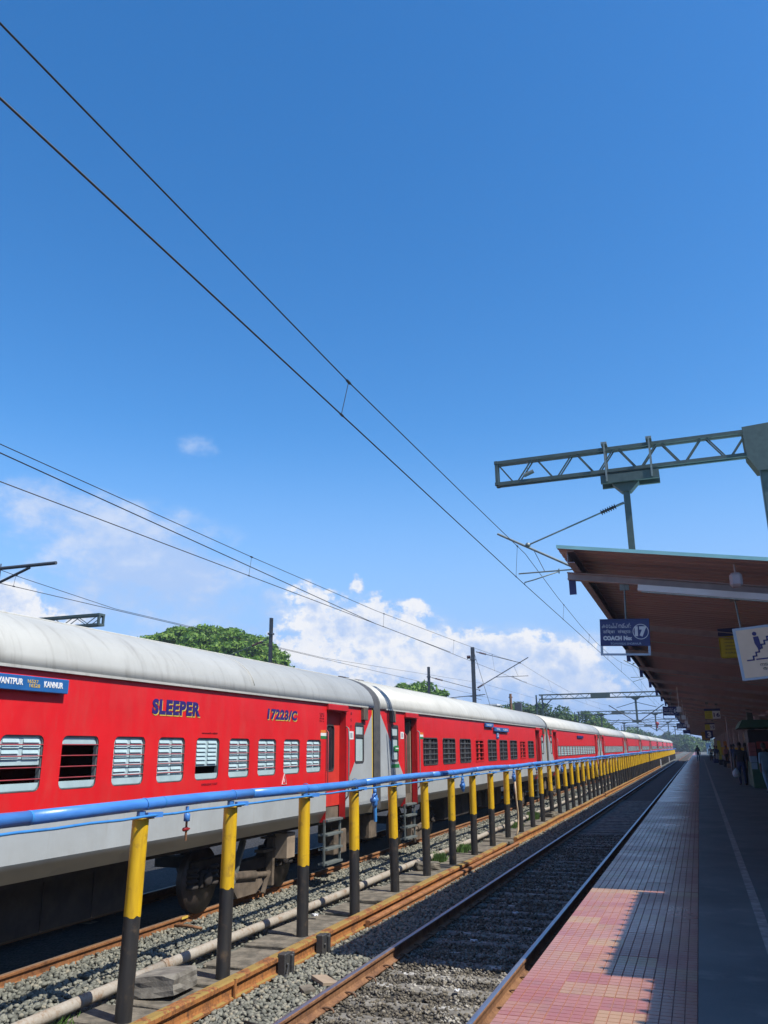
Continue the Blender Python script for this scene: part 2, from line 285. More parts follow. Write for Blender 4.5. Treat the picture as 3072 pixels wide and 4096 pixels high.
def leafmat(name, a, b_, c_):
    m, t, b = new_mat(name); ge = N(t, 'ShaderNodeNewGeometry'); oi = N(t, 'ShaderNodeObjectInfo')
    n0 = tnoise(t, ge.outputs['Position'], .5, 4)
    f = mth(t, 'ADD', mth(t, 'MULTIPLY', ge.outputs['Random Per Island'], .45), mth(t, 'ADD', mth(t, 'MULTIPLY', n0, .45), mth(t, 'MULTIPLY', oi.outputs['Random'], .12)))
    link(t, tramp(t, f, [(.25, a), (.5, b_), (.8, c_)]), b.inputs['Base Color']); b.inputs['Roughness'].default_value = .55; b.inputs['Specular IOR Level'].default_value = .3
    tr = N(t, 'ShaderNodeBsdfTranslucent'); tr.inputs[0].default_value = (*[x * 1.2 for x in b_], 1); ms = N(t, 'ShaderNodeMixShader', inp={0: .25})
    link(t, b.outputs[0], ms.inputs[1]); link(t, tr.outputs[0], ms.inputs[2]); link(t, ms.outputs[0], t.nodes['Material Output'].inputs[0]); return m
M['leafA'] = leafmat('rain_tree_leaf', (.055, .13, .018), (.12, .24, .03), (.23, .34, .05))
M['leafB'] = leafmat('dark_tree_leaf', (.022, .055, .018), (.042, .095, .026), (.075, .14, .036))
M['leafC'] = leafmat('bright_tree_leaf', (.045, .10, .018), (.085, .17, .03), (.15, .24, .05))
M['bark'] = pm('bark', (.10, .075, .05), (.06, .045, .03), 6, .9, bmp=.5)
M['wallpl'] = pm('plaster_wall', (.34, .30, .26), (.26, .22, .19), 2, .85)
M['pinkbox'] = pm('carton_stack', (.36, .14, .14), (.28, .10, .11), 6, .7)
M['greenk'] = pm('kiosk_green', (.02, .13, .075), (.015, .09, .055), 4, .5)
M['bluek'] = pm('poster_pale_blue', (.28, .45, .58), (.22, .36, .5), 6, .5)
M['bluemid'] = pm('fascia_bright_blue', (.03, .05, .30), (.02, .04, .22), 6, .5)
M['orange'] = pm('flame_orange', (.55, .22, .03), (.45, .17, .03), 6, .6)
def flat(name, c, r=.7): return pm(name, c, tuple(x * .82 for x in c), 8, r)
for nme, c in dict(skin=(.16, .085, .055), hair=(.012, .010, .010), jeans=(.022, .035, .12), shirtblk=(.02, .02, .026), shirtblue=(.22, .42, .58), shirtnavy=(.03, .06, .16), shirtwhite=(.5, .5, .48), pantblk=(.018, .018, .02), pantgrey=(.12, .12, .13), shoe=(.02, .018, .018), bagc=(.05, .09, .11), bagwhite=(.62, .64, .66), shirtpink=(.4, .16, .18), shirtred=(.3, .04, .04), saree=(.42, .24, .03), card=(.34, .22, .12)).items():
    M[nme] = flat(nme, c)
M['kidneonyl'] = flat('bright_yellow_cloth', (.62, .5, .02))
# ---------------------------------------------------------------- helpers
def tag(o, label=None, cat=None, group=None, kind=None):
    if label: o['label'] = label
    if cat: o['category'] = cat
    if group: o['group'] = group
    if kind: o['kind'] = kind
    return o
def empty(name, loc, label=None, cat=None, group=None):
    o = bpy.data.objects.new(name, None); o.location = loc; o.empty_display_size = .2; COL.objects.link(o)
    return tag(o, label, cat, group)
def addobj(name, me, parent=None, loc=(0, 0, 0)):
    o = bpy.data.objects.new(name, me); COL.objects.link(o); o.location = loc
    if parent is not None: o.parent = parent
    return o
def copy_tree(o, parent=None):
    c = o.copy(); COL.objects.link(c); c.parent = parent
    for ch in list(o.children): copy_tree(ch, c)
    return c
def ordinal(n):
    w = ['first', 'second', 'third', 'fourth', 'fifth', 'sixth', 'seventh', 'eighth', 'ninth', 'tenth', 'eleventh', 'twelfth']
    if n <= 12: return w[n - 1]
    return '%d%s' % (n, 'th' if 10 <= n % 100 <= 20 else {1: 'st', 2: 'nd', 3: 'rd'}.get(n % 10, 'th'))
class MB:
    def __init__(s): s.v = []; s.f = []; s.m = []; s.sm = []
    def add(s, vs, fs, mi=0, smooth=False):
        b = len(s.v); s.v += [tuple(p) for p in vs]
        for f in fs: s.f.append([b + i for i in f]); s.m.append(mi); s.sm.append(smooth)
        return s
    def box(s, x0, x1, y0, y1, z0, z1, mi=0):
        return s.add([(x0, y0, z0), (x1, y0, z0), (x1, y1, z0), (x0, y1, z0), (x0, y0, z1), (x1, y0, z1), (x1, y1, z1), (x0, y1, z1)],
                     [(3, 2, 1, 0), (4, 5, 6, 7), (0, 1, 5, 4), (1, 2, 6, 5), (2, 3, 7, 6), (3, 0, 4, 7)], mi)
    def cbox(s, x0, x1, y0, y1, z0, z1, c=.01, mi=0):
        """box with chamfered edges"""
        bm = bmesh.new(); bmesh.ops.create_cube(bm, size=1)
        for v in bm.verts: v.co = ((x0 + x1) / 2 + v.co.x * (x1 - x0), (y0 + y1) / 2 + v.co.y * (y1 - y0), (z0 + z1) / 2 + v.co.z * (z1 - z0))
        bmesh.ops.bevel(bm, geom=list(bm.edges), offset=c, segments=1, affect='EDGES')
        bm.verts.index_update(); s.add([v.co[:] for v in bm.verts], [[v.index for v in f.verts] for f in bm.faces], mi); bm.free(); return s
    def tube(s, p0, p1, r, n=8, mi=0, r1=None, caps=True):
        p0 = Vector(p0); p1 = Vector(p1); r1 = r if r1 is None else r1
        d = (p1 - p0).normalized(); a = d.cross(Vector((0, 0, 1)))
        if a.length < 1e-3: a = d.cross(Vector((0, 1, 0)))
        a.normalize(); b = d.cross(a); vs = []
        for p, rr in ((p0, r), (p1, r1)):
            for i in range(n):
                t = 2 * math.pi * i / n; vs.append(p + a * math.cos(t) * rr + b * math.sin(t) * rr)
        fs = [(i, i + n, (i + 1) % n + n, (i + 1) % n) for i in range(n)]
        s.add(vs, fs, mi, True)
        if caps: s.add(vs, [list(range(n)), list(range(2 * n - 1, n - 1, -1))], mi)
        return s
    def path(s, pts, r, n=6, mi=0):
        pts = [Vector(p) for p in pts]; vs = []
        for k, p in enumerate(pts):
            d = (pts[min(k + 1, len(pts) - 1)] - pts[max(k - 1, 0)]).normalized(); a = d.cross(Vector((.13, .07, 1)))
            if a.length < 1e-3: a = d.cross(Vector((0, 1, 0)))
            a.normalize(); b = d.cross(a)
            for i in range(n):
                t = 2 * math.pi * i / n; vs.append(p + a * math.cos(t) * r + b * math.sin(t) * r)
        L = len(pts); fs = [(k * n + i, (k + 1) * n + i, (k + 1) * n + (i + 1) % n, k * n + (i + 1) % n) for k in range(L - 1) for i in range(n)]
        fs += [list(range(n)), list(range(L * n - 1, (L - 1) * n - 1, -1))]
        return s.add(vs, fs, mi, True)
    def bar(s, p0, p1, w, h, mi=0, up=(0, 0, 1)):
        p0 = Vector(p0); p1 = Vector(p1); d = (p1 - p0).normalized(); a = d.cross(Vector(up))
        if a.length < 1e-3: a = d.cross(Vector((1, 0, 0)))
        a.normalize(); b = a.cross(d); vs = []
        for p in (p0, p1):
            for u, v in ((-1, -1), (1, -1), (1, 1), (-1, 1)): vs.append(p + a * u * w / 2 + b * v * h / 2)
        return s.add(vs, [(3, 2, 1, 0), (4, 5, 6, 7), (0, 1, 5, 4), (1, 2, 6, 5), (2, 3, 7, 6), (3, 0, 4, 7)], mi)
    def extr(s, prof, y0, y1, mi=0, caps=True, smooth=False, mis=None, ny=1):
        """profile of (x,z) extruded along y"""
        n = len(prof); vs = []
        for k in range(ny + 1):
            y = y0 + (y1 - y0) * k / ny; vs += [(x, y, z) for x, z in prof]
        b = len(s.v); s.v += vs
        for k in range(ny):
            for i in range(n):
                j = (i + 1) % n; s.f.append([b + k * n + i, b + k * n + j, b + (k + 1) * n + j, b + (k + 1) * n + i][::-1]); s.m.append(mis[i] if mis else mi); s.sm.append(smooth)
        if caps:
            s.f.append([b + i for i in range(n)]); s.m.append(mi); s.sm.append(False)
            s.f.append([b + ny * n + i for i in range(n)][::-1]); s.m.append(mi); s.sm.append(False)
        return s
    def extz(s, poly, z0, z1, mi=0):
        n = len(poly); return s.add([(x, y, z0) for x, y in poly] + [(x, y, z1) for x, y in poly], [list(range(n))[::-1], list(range(n, 2 * n))] + [(i, (i + 1) % n, (i + 1) % n + n, i + n) for i in range(n)], mi)
    def lathe(s, c, axis, prof, n=20, mi=0):
        """prof: (radius, along) about axis through c"""
        c = Vector(c); d = Vector(axis).normalized(); a = d.cross(Vector((0, 0, 1)))
        if a.length < 1e-3: a = d.cross(Vector((0, 1, 0)))
        a.normalize(); b = d.cross(a); vs = []
        for r, t in prof:
            for i in range(n):
                q = 2 * math.pi * i / n; vs.append(c + d * t + a * math.cos(q) * r + b * math.sin(q) * r)
        L = len(prof); fs = [(k * n + i, (k + 1) * n + i, (k + 1) * n + (i + 1) % n, k * n + (i + 1) % n) for k in range(L - 1) for i in range(n)]
        fs += [list(range(n)), list(range(L * n - 1, (L - 1) * n - 1, -1))]
        return s.add(vs, fs, mi, True)
    def mesh(s, name, mats, org=(0, 0, 0)):
        me = bpy.data.meshes.new(name); ox, oy, oz = org
        me.from_pydata([(x - ox, y - oy, z - oz) for x, y, z in s.v], [], s.f)
        for m in (mats if isinstance(mats, (list, tuple)) else [mats]): me.materials.append(M[m] if isinstance(m, str) else m)
        me.polygons.foreach_set('material_index', s.m); me.polygons.foreach_set('use_smooth', s.sm); me.update(); return me
    def build(s, name, mats, parent=None, org=(0, 0, 0), loc=(0, 0, 0)):
        return addobj(name, s.mesh(name, mats, org), parent, loc)
def text_mesh(txt, size, mat, ext=.002, shear=0, bold=0.0, align='LEFT', sx=1.0):
    cu = bpy.data.curves.new('lettering', 'FONT'); cu.body = txt; cu.size = size; cu.extrude = ext; cu.shear = shear; cu.offset = bold; cu.space_character = 1.0 + bold * 11; cu.align_x = align; cu.resolution_u = 3
    o = bpy.data.objects.new('lettering', cu); COL.objects.link(o)
    dg = bpy.context.evaluated_depsgraph_get(); dg.update(); me = bpy.data.meshes.new_from_object(o.evaluated_get(dg))
    bpy.data.objects.remove(o); bpy.data.curves.remove(cu)
    me.materials.clear(); me.materials.append(M[mat]); return me
ROT_E = Matrix(((0, 0, 1), (1, 0, 0), (0, 1, 0))).to_euler()      # lettering facing +X, reading along +Y
ROT_S = (R(90), 0, 0)                                             # lettering facing -Y, reading along +X
def lettering(name, txt, size, mat, parent, loc, rot, width=None, height=None, shear=0, bold=0.0, align='LEFT', ext=.002):
    me = text_mesh(txt, size, mat, ext, shear, bold, align)
    if width and len(me.vertices):
        xs = [v.co.x for v in me.vertices]; ys = [v.co.y for v in me.vertices]; k = width / (max(xs) - min(xs)); x0 = min(xs); kh = (height / (max(ys) - min(ys))) if height else k; y0 = min(ys) if height else 0
        for v in me.vertices: v.co.x = (v.co.x - x0) * k; v.co.y = (v.co.y - y0) * kh
    o = addobj(name, me, parent, loc); o.rotation_euler = rot; return o

# ---------------------------------------------------------------- ground
def gz(X):
    """height of the ballast along a cross-section"""
    P = [(-40, -1.1), (-11, -1.1), (-10.2, -.90), (-7.0, -.83), (-6.45, -.84), (-6.2, -.92), (-5.95, -.95), (-5.15, -1.04), (-4.6, -1.02), (-3.9, -1.045), (-2.3, -1.05), (-1.3, -1.08), (40, -1.1)]
    for (a, za), (b, zb) in zip(P, P[1:]):
        if a <= X <= b: return za + (zb - za) * (X - a) / (b - a)
    return -1.1
g = MB(); g.add([(-900, -200, -1.25), (900, -200, -1.25), (900, 1600, -1.25), (-900, 1600, -1.25)], [(0, 1, 2, 3)])
tag(g.build('ground', 'earth'), kind='structure')
XS = [-40, -11, -10.2, -9.2, -7.3, -7.0, -6.45, -6.2, -5.95, -5.15, -4.6, -3.9, -2.3, -1.3]
b = MB()
ys = [-8, 20, 60, 140, 320, 700]
for i in range(len(XS) - 1):
    for j in range(len(ys) - 1):
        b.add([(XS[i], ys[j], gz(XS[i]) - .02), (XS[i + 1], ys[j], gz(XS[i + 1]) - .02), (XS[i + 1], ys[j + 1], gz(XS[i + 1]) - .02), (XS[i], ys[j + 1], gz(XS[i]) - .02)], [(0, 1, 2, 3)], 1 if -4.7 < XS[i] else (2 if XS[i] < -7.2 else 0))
tag(b.build('track_bed', ['bed', 'beddark', 'bedoilshade']), kind='structure')

# ballast stones: loose gravel nobody could count
def stones(name, mat, regions, seed):
    r = np.random.default_rng(seed)
    bm = bmesh.new(); bmesh.ops.create_icosphere(bm, subdivisions=1, radius=1); bv = np.array([v.co[:] for v in bm.verts]); bf = np.array([[v.index for v in f.verts] for f in bm.faces]); bm.free()
    var = []
    for k in range(14):
        q = bv * (1 + r.uniform(-.38, .30, (len(bv), 1))); q *= np.array([1.0, r.uniform(.65, .95), r.uniform(.45, .75)]); var.append(q)
    VV = []; FF = []; off = 0
    for (x0, x1, y0, y1, dens, dz, s0, s1) in regions:
        n = int((x1 - x0) * (y1 - y0) * dens); X = r.uniform(x0, x1, n); Y = r.uniform(y0, y1, n)
        for i in range(n):
            a, bb, c = r.uniform(0, 6.28), r.uniform(-.7, .7), r.uniform(-.7, .7)
            ca, sa, cb, sb, cc, sc = math.cos(a), math.sin(a), math.cos(bb), math.sin(bb), math.cos(c), math.sin(c)
            Rm = np.array([[ca * cb, ca * sb * sc - sa * cc, ca * sb * cc + sa * sc], [sa * cb, sa * sb * sc + ca * cc, sa * sb * cc - ca * sc], [-sb, cb * sc, cb * cc]])
            s = r.uniform(s0, s1)
            q = var[int(r.integers(14))] @ Rm.T * s + np.array([X[i], Y[i], gz(X[i]) + dz + r.uniform(-.012, .02)])
            VV.append(q); FF.append(bf + off); off += len(bv)
    V = np.concatenate(VV); F = np.concatenate(FF); me = bpy.data.meshes.new(name)
    me.vertices.add(len(V)); me.vertices.foreach_set('co', V.ravel()); me.loops.add(F.size); me.loops.foreach_set('vertex_index', F.ravel().astype(np.int32))
    me.polygons.add(len(F)); me.polygons.foreach_set('loop_start', np.arange(0, F.size, 3, dtype=np.int32)); me.update(calc_edges=True)
    me.materials.append(M[mat]); return addobj(name, me)
o = stones('ballast_stones', 'stone', [(-7.38, -6.28, 6.2, 14, 560, 0, .022, .042), (-7.38, -6.28, 14, 26, 380, 0, .026, .046), (-7.38, -6.28, 26, 60, 120, 0, .03, .055), 
                         (-5.1, -4.08, 6.4, 14, 580, 0, .022, .042), (-5.1, -4.08, 14, 26, 360, 0, .026, .046), (-6.35, -5.95, 6.2, 26, 160, 0, .02, .04), (-5.1, -4.08, 26, 50, 110, 0, .03, .05)], 3)
tag(o, 'loose grey-green crushed stone between the tracks', 'ballast', kind='stuff')
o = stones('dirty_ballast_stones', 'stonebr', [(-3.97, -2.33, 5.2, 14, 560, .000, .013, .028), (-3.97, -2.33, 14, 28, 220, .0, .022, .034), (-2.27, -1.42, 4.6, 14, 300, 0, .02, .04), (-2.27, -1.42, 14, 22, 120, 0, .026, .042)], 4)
tag(o, 'dirty brown crushed stone inside the empty platform track', 'ballast', kind='stuff')

# ---------------------------------------------------------------- railway tracks
RP = [(-.068, 0), (.068, 0), (.068, .012), (.020, .028), (.009, .045), (.009, .112), (.034, .128), (.035, .150), (.028, .1575), (.0, .1612), (-.028, .1575), (-.035, .150), (-.034, .128), (-.009, .112), (-.009, .045), (-.020, .028), (-.068, .012)]
def track(xl, xr, ztop, y0, y1, tops, rust, sl_rng, label, side_label):
    xc = (xl + xr) / 2; t = empty('railway_track', (xc, 0, ztop), label, 'railway track')
    for x in (xl, xr):
        m = MB(); m.extr([(x + a - xc, z - .16) for a, z in RP], y0, y1, 0, mis=[0] * 8 + [1] * 2 + [0] * 7); m.build('rail', [rust, tops], t)
    sl = MB(); sl.cbox(-1.32, 1.32, -.12, .12, -.36, -.168, .02); me = sl.mesh('sleeper', 'sleeper')
    cl = MB(); pts = [(.0 + .075 * math.cos(a), .0, .035 * math.sin(a)) for a in np.linspace(-.3, 3.6, 9)]
    cl.path([(p[0], -.02 + .04 * i / 8, p[2] + .01) for i, p in enumerate(pts)], .011, 6); cme = cl.mesh('rail_clip', 'clip')
    smes = []; r2 = random.Random(5)
    for k in range(6):
        st = MB(); n = 11; rr = r2.uniform(.05, .16)
        st.add([(rr * r2.uniform(.45, 1.25) * math.cos(6.28 * i / n), .45 * rr * r2.uniform(.45, 1.25) * math.sin(6.28 * i / n), -.1655) for i in range(n)], [list(range(n))]); smes.append(st.mesh('lime_stain', 'lime'))
    for k, y in enumerate(np.arange(sl_rng[0], sl_rng[1], .6)):
        s = addobj('sleeper', me, t, (0, y + random.uniform(-.02, .02), random.uniform(-.022, -.004)))
        if y < 24:
            for x in (xl - xc, xr - xc):
                for sg in (-1, 1):
                    c = addobj('rail_clip', cme, s, (x + sg * .085, 0, -.150)); c.rotation_euler = (0, 0, random.uniform(-.2, .2))
            if tops == 'railtop' and y < 20:
                for kk in range(2): q = addobj('lime_stain', smes[random.randrange(6)], s, (random.uniform(-.7, .7), random.uniform(-.05, .05), .0008 * kk)); q.rotation_euler = (0, 0, random.uniform(-.4, .4))
    return t
track(-4.03, -2.30, -.86, -6, 420, 'railtop', 'railrust', (4.6, 46), 'empty railway track with polished rail heads beside the platform', '')
track(-9.165, -7.42, -.72, -6, 420, 'railtop2', 'railrust2', (5.2, 34), 'rusty railway track that the red train stands on', '')
# yellow chalk marks on the far rail
mk = MB(); mk.box(-7.3835, -7.3815, 11.20, 11.36, -.76, -.725); mk.box(-7.3835, -7.3815, 9.96, 9.99, -.75, -.725)
tag(mk.build('paint_mark', 'gold', None, (-7.38, 11, -.75), (-7.38, 11, -.75)), 'yellow paint marks on the rusty rail under the red train', 'paint mark')

# ---------------------------------------------------------------- platform
p = MB(); p.box(-1.36, 12, -14, 262, -1.3, -.035, 0); plat = tag(p.build('platform', ['coping']), kind='structure')
c = MB()
c.cbox(-1.40, -1.20, -14, 262, -.16, -.012, .012); c.build('edge_coping', 'coping', plat)
a = MB(); a.box(-.185, 12, -14, 262, -.06, -.002); a.build('asphalt', 'asphalt', plat)
ln = MB()
yy = -2.0
while yy < 120:
    y2 = yy + 2.0; x = .34; ln.add([(x, yy, .002), (x + .09, yy, .002), (x + .09, y2, .002), (x, y2, .002)], [(0, 1, 2, 3)]); yy = y2
ln.build('painted_line', 'linewhite', plat)
gr = MB(); gr.box(-1.385, -.187, -2, 29.6, -.04, -.0045); gr.build('tile_bed', 'grout', plat)
tl = MB(); T = .298; n = 4; s_ = T / n
for i in range(n):
    for j in range(n):
        x0 = -T / 2 + i * s_ + .0020; x1 = x0 + s_ - .0040; y0 = -T / 2 + j * s_ + .0020; y1 = y0 + s_ - .0040; e = .002
        tl.add([(x0, y0, -.010), (x1, y0, -.010), (x1, y1, -.010), (x0, y1, -.010), (x0 + e, y0 + e, 0), (x1 - e, y0 + e, 0), (x1 - e, y1 - e, 0), (x0 + e, y1 - e, 0)], [(4, 5, 6, 7), (0, 1, 5, 4), (1, 2, 6, 5), (2, 3, 7, 6), (3, 0, 4, 7)])
tme = tl.mesh('paving_tile', 'tile'); cnt = 0
for j in range(75):
    for i in range(4):
        q = addobj('paving_tile', tme, plat, (-1.236 + i * .2993, 5.25 + j * .3003, random.uniform(-.0015, .0015))); q.rotation_euler = (random.uniform(-.002, .002), random.uniform(-.002, .002), 0)
fp = MB(); fp.box(-1.386, -.187, 27.62, 262, -.04, -.001); fp.build('far_paving', 'farpave', plat)
nb = MB(); nb.box(-1.386, -.187, -14, 5.09, -.04, -.001); nb.build('near_paving', 'farpave', plat)
# ---------------------------------------------------------------- the train
XC, ZR = -8.29, -.72; HW = 1.62; LH = 10.925
def rrect(ya, yb, za, zb, r, k=4):
    pts = []
    for (cy, cz, a0) in ((yb - r, zb - r, 0), (ya + r, zb - r, 90), (ya + r, za + r, 180), (yb - r, za + r, 270)):
        for i in range(k + 1):
            t = R(a0 + 90 * i / k); pts.append((cy + r * math.cos(t), cz + r * math.sin(t)))
    return pts
def cell(mb, x, y0, y1, z0, z1, hole, depth, mi=0, rim=1, k=4):
    """wall cell (facing +x) with one rounded opening and its reveal"""
    ya, yb, za, zb, r = hole; h = rrect(ya, yb, za, zb, r, k); n = len(h); cor = [(y1, z1), (y0, z1), (y0, z0), (y1, z0)]
    b = len(mb.v); mb.v += [(x, p, q) for p, q in h] + [(x - depth, p, q) for p, q in h] + [(x, p, q) for p, q in cor]
    C = b + 2 * n; kk = k + 1
    def f(ix, mi_, sm=False): mb.f.append(ix); mb.m.append(mi_); mb.sm.append(sm)
    for c in range(4):
        for i in range(k): f([b + c * kk + i, C + c, b + c * kk + i + 1][::-1], mi)
        j = (c + 1) % 4; f([b + c * kk + k, C + c, C + j, b + j * kk][::-1], mi)
    for i in range(n): f([b + i, b + (i + 1) % n, b + n + (i + 1) % n, b + n + i][::-1], rim)
def wall_quad(mb, x, y0, y1, z0, z1, mi=0): mb.add([(x, y0, z0), (x, y1, z0), (x, y1, z1), (x, y0, z1)], [(0, 1, 2, 3)], mi)
def ring(y, z, w, h, r, t, d0, d1):
    """rounded frame ring centred on origin, w x h outer, thickness t, from depth d0 to d1"""
    mb = MB(); o = rrect(-w / 2, w / 2, -h / 2, h / 2, r); i = rrect(-w / 2 + t, w / 2 - t, -h / 2 + t, h / 2 - t, max(r - t, .01)); n = len(o)
    vs = [(d1, a, c) for a, c in o] + [(d1, a, c) for a, c in i] + [(d0, a, c) for a, c in i] + [(d0, a, c) for a, c in o]
    fs = []
    for k in range(n):
        j = (k + 1) % n; fs += [(k, j, n + j, n + k), (n + k, n + j, 2 * n + j, 2 * n + k), (3 * n + k, 3 * n + j, j, k)]
    mb.add(vs, fs, 0); return mb
# shared window pieces, centred on the opening, x = 0 at the wall face
def meshes_A():
    w, h = .61, .575; d = {}
    d['frame'] = ring(0, 0, w, h, .075, .013, -.06, -.012).mesh('window', 'winrim')
    s = MB()
    s.add([(-.030, -.105, -.016), (-.030, .105, -.016), (-.030, .105, .016), (-.030, -.105, .016), (-.012, -.118, -.022), (-.012, .118, -.022), (-.025, .112, .014), (-.025, -.112, .014)], [(4, 5, 6, 7), (0, 1, 5, 4), (0, 4, 7, 3), (1, 2, 6, 5), (3, 7, 6, 2)])
    d['slat'] = s.mesh('shutter_slat', 'shutter')
    def panel(h0, h1, nm):
        m = MB(); m.box(-.048, -.030, -w / 2 + .01, w / 2 - .01, h0, h1); return m.mesh(nm, 'shutter')
    d['full'] = panel(-h / 2 + .01, h / 2 - .01, 'shutter'); d['half'] = panel(-.02, h / 2 - .01, 'shutter'); d['top'] = panel(h / 2 - .09, h / 2 - .01, 'shutter'); d['em'] = panel(-.10, h / 2 - .01, 'shutter')
    m = MB(); m.tube((-.004, -w / 2 - .004, 0), (-.004, w / 2 + .004, 0), .0065, 6); d['bar'] = m.mesh('window_bar', 'barred')
    m = MB(); m.box(-.03, -.012, -w / 2 + .01, w / 2 - .01, -h / 2 + .012, -h / 2 + .085); d['sill'] = m.mesh('window_sill', 'shutter')
    m = MB()
    for y in (-.2, .02): m.box(-.42, -.40, y, y + .025, -.29, -.13); m.box(-.42, -.40, y, y + .17, -.20, -.175); m.box(-.42, -.40, y + .15, y + .17, -.29, -.175)
    d['berth'] = m.mesh('berth_frame', 'plate'); return d
WA = meshes_A()
def window_A(parent, y, h, state):
    o = addobj('window', WA['frame'], parent, (HW, y, h)); H = .575
    if state in ('full', 'half', 'top', 'em'):
        addobj('shutter', WA[state], o); rows = {'full': 8, 'half': 4, 'top': 0, 'em': 6}[state]
        for r_ in range(rows):
            for sg in (-1, 1): addobj('shutter_slat', WA['slat'], o, (0, sg * .145, H / 2 - .055 - r_ * .0565))
    addobj('window_sill', WA['sill'], o)
    if state != 'em':
        for k in range(4): addobj('window_bar', WA['bar'], o, (0, 0, -.165 + k * .118))
    else: addobj('berth_frame', WA['berth'], o)
    return o
def meshes_B():
    w, h = 1.30, .70; d = {'frame': ring(0, 0, w, h, .09, .028, -.05, .010).mesh('window', 'winframe')}
    d['em'] = ring(0, 0, w * .84, h, .05, .05, -.05, .012).mesh('window', 'red')
    m = MB(); m.box(-.05, -.035, -w / 2 + .03, w / 2 - .03, -h / 2 + .03, h / 2 - .03); d['pane'] = m.mesh('pane', 'glassd')
    m = MB(); m.box(-.035, -.012, -.10, .10, -h / 2 + .03, h / 2 - .03); m.box(-.035, -.02, -.42, -.36, -h / 2 + .03, h / 2 - .03); m.box(-.035, -.02, .36, .42, -h / 2 + .03, h / 2 - .03); d['mull'] = m.mesh('mullion', 'winframe')
    m = MB(); m.box(-.035, -.012, -.09, .09, -h / 2 + .03, h / 2 - .03); d['mullr'] = m.mesh('mullion', 'reddoor')
    m = MB(); m.tube((.004, -w / 2 + .01, 0), (.004, w / 2 - .01, 0), .007, 6); d['bar'] = m.mesh('window_bar', 'barmetal')
    m = MB(); m.tube((.004, -w / 2 * .84 + .01, 0), (.004, w / 2 * .84 - .01, 0), .011, 6); d['barr'] = m.mesh('window_bar', 'reddoor'); return d
WB = meshes_B()
def window_B(parent, y, h, em):
    o = addobj('window', WB['em' if em else 'frame'], parent, (HW, y, h)); addobj('pane', WB['pane'], o) if not em else None
    addobj('mullion', WB['mullr' if em else 'mull'], o)
    for k in range(4): addobj('window_bar', WB['barr' if em else 'bar'], o, (0, 0, -.21 + k * .14))
    return o
def meshes_C():
    w, h = .98, .52; d = {'frame': ring(0, 0, w, h, .05, .02, -.05, .005).mesh('window', 'winframe')}
    m = MB(); m.box(-.05, -.03, -w / 2 + .02, w / 2 - .02, -h / 2 + .02, h / 2 - .02); d['pane'] = m.mesh('pane', 'glassd')
    m = MB()
    for k in range(5): m.box(-.025, -.005, -w / 2 + .03, w / 2 - .50, -h / 2 + .05 + k * .095, -h / 2 + .10 + k * .095)
    m.box(-.03, -.026, -w / 2 + .03, w / 2 - .50, -h / 2 + .03, h / 2 - .03); d['shut'] = m.mesh('shutter', 'shutter'); return d
WC = meshes_C()
def roof_prof(w=1.655, n=22, z0=3.21, hh=.785, e=2.25):
    pts = []
    for i in range(n + 1):
        t = math.pi * i / n; c, s = math.cos(t), math.sin(t)
        pts.append((w * math.copysign(abs(c) ** (2 / e), c), z0 + hh * abs(s) ** (2 / e)))
    return pts
BOG = {}
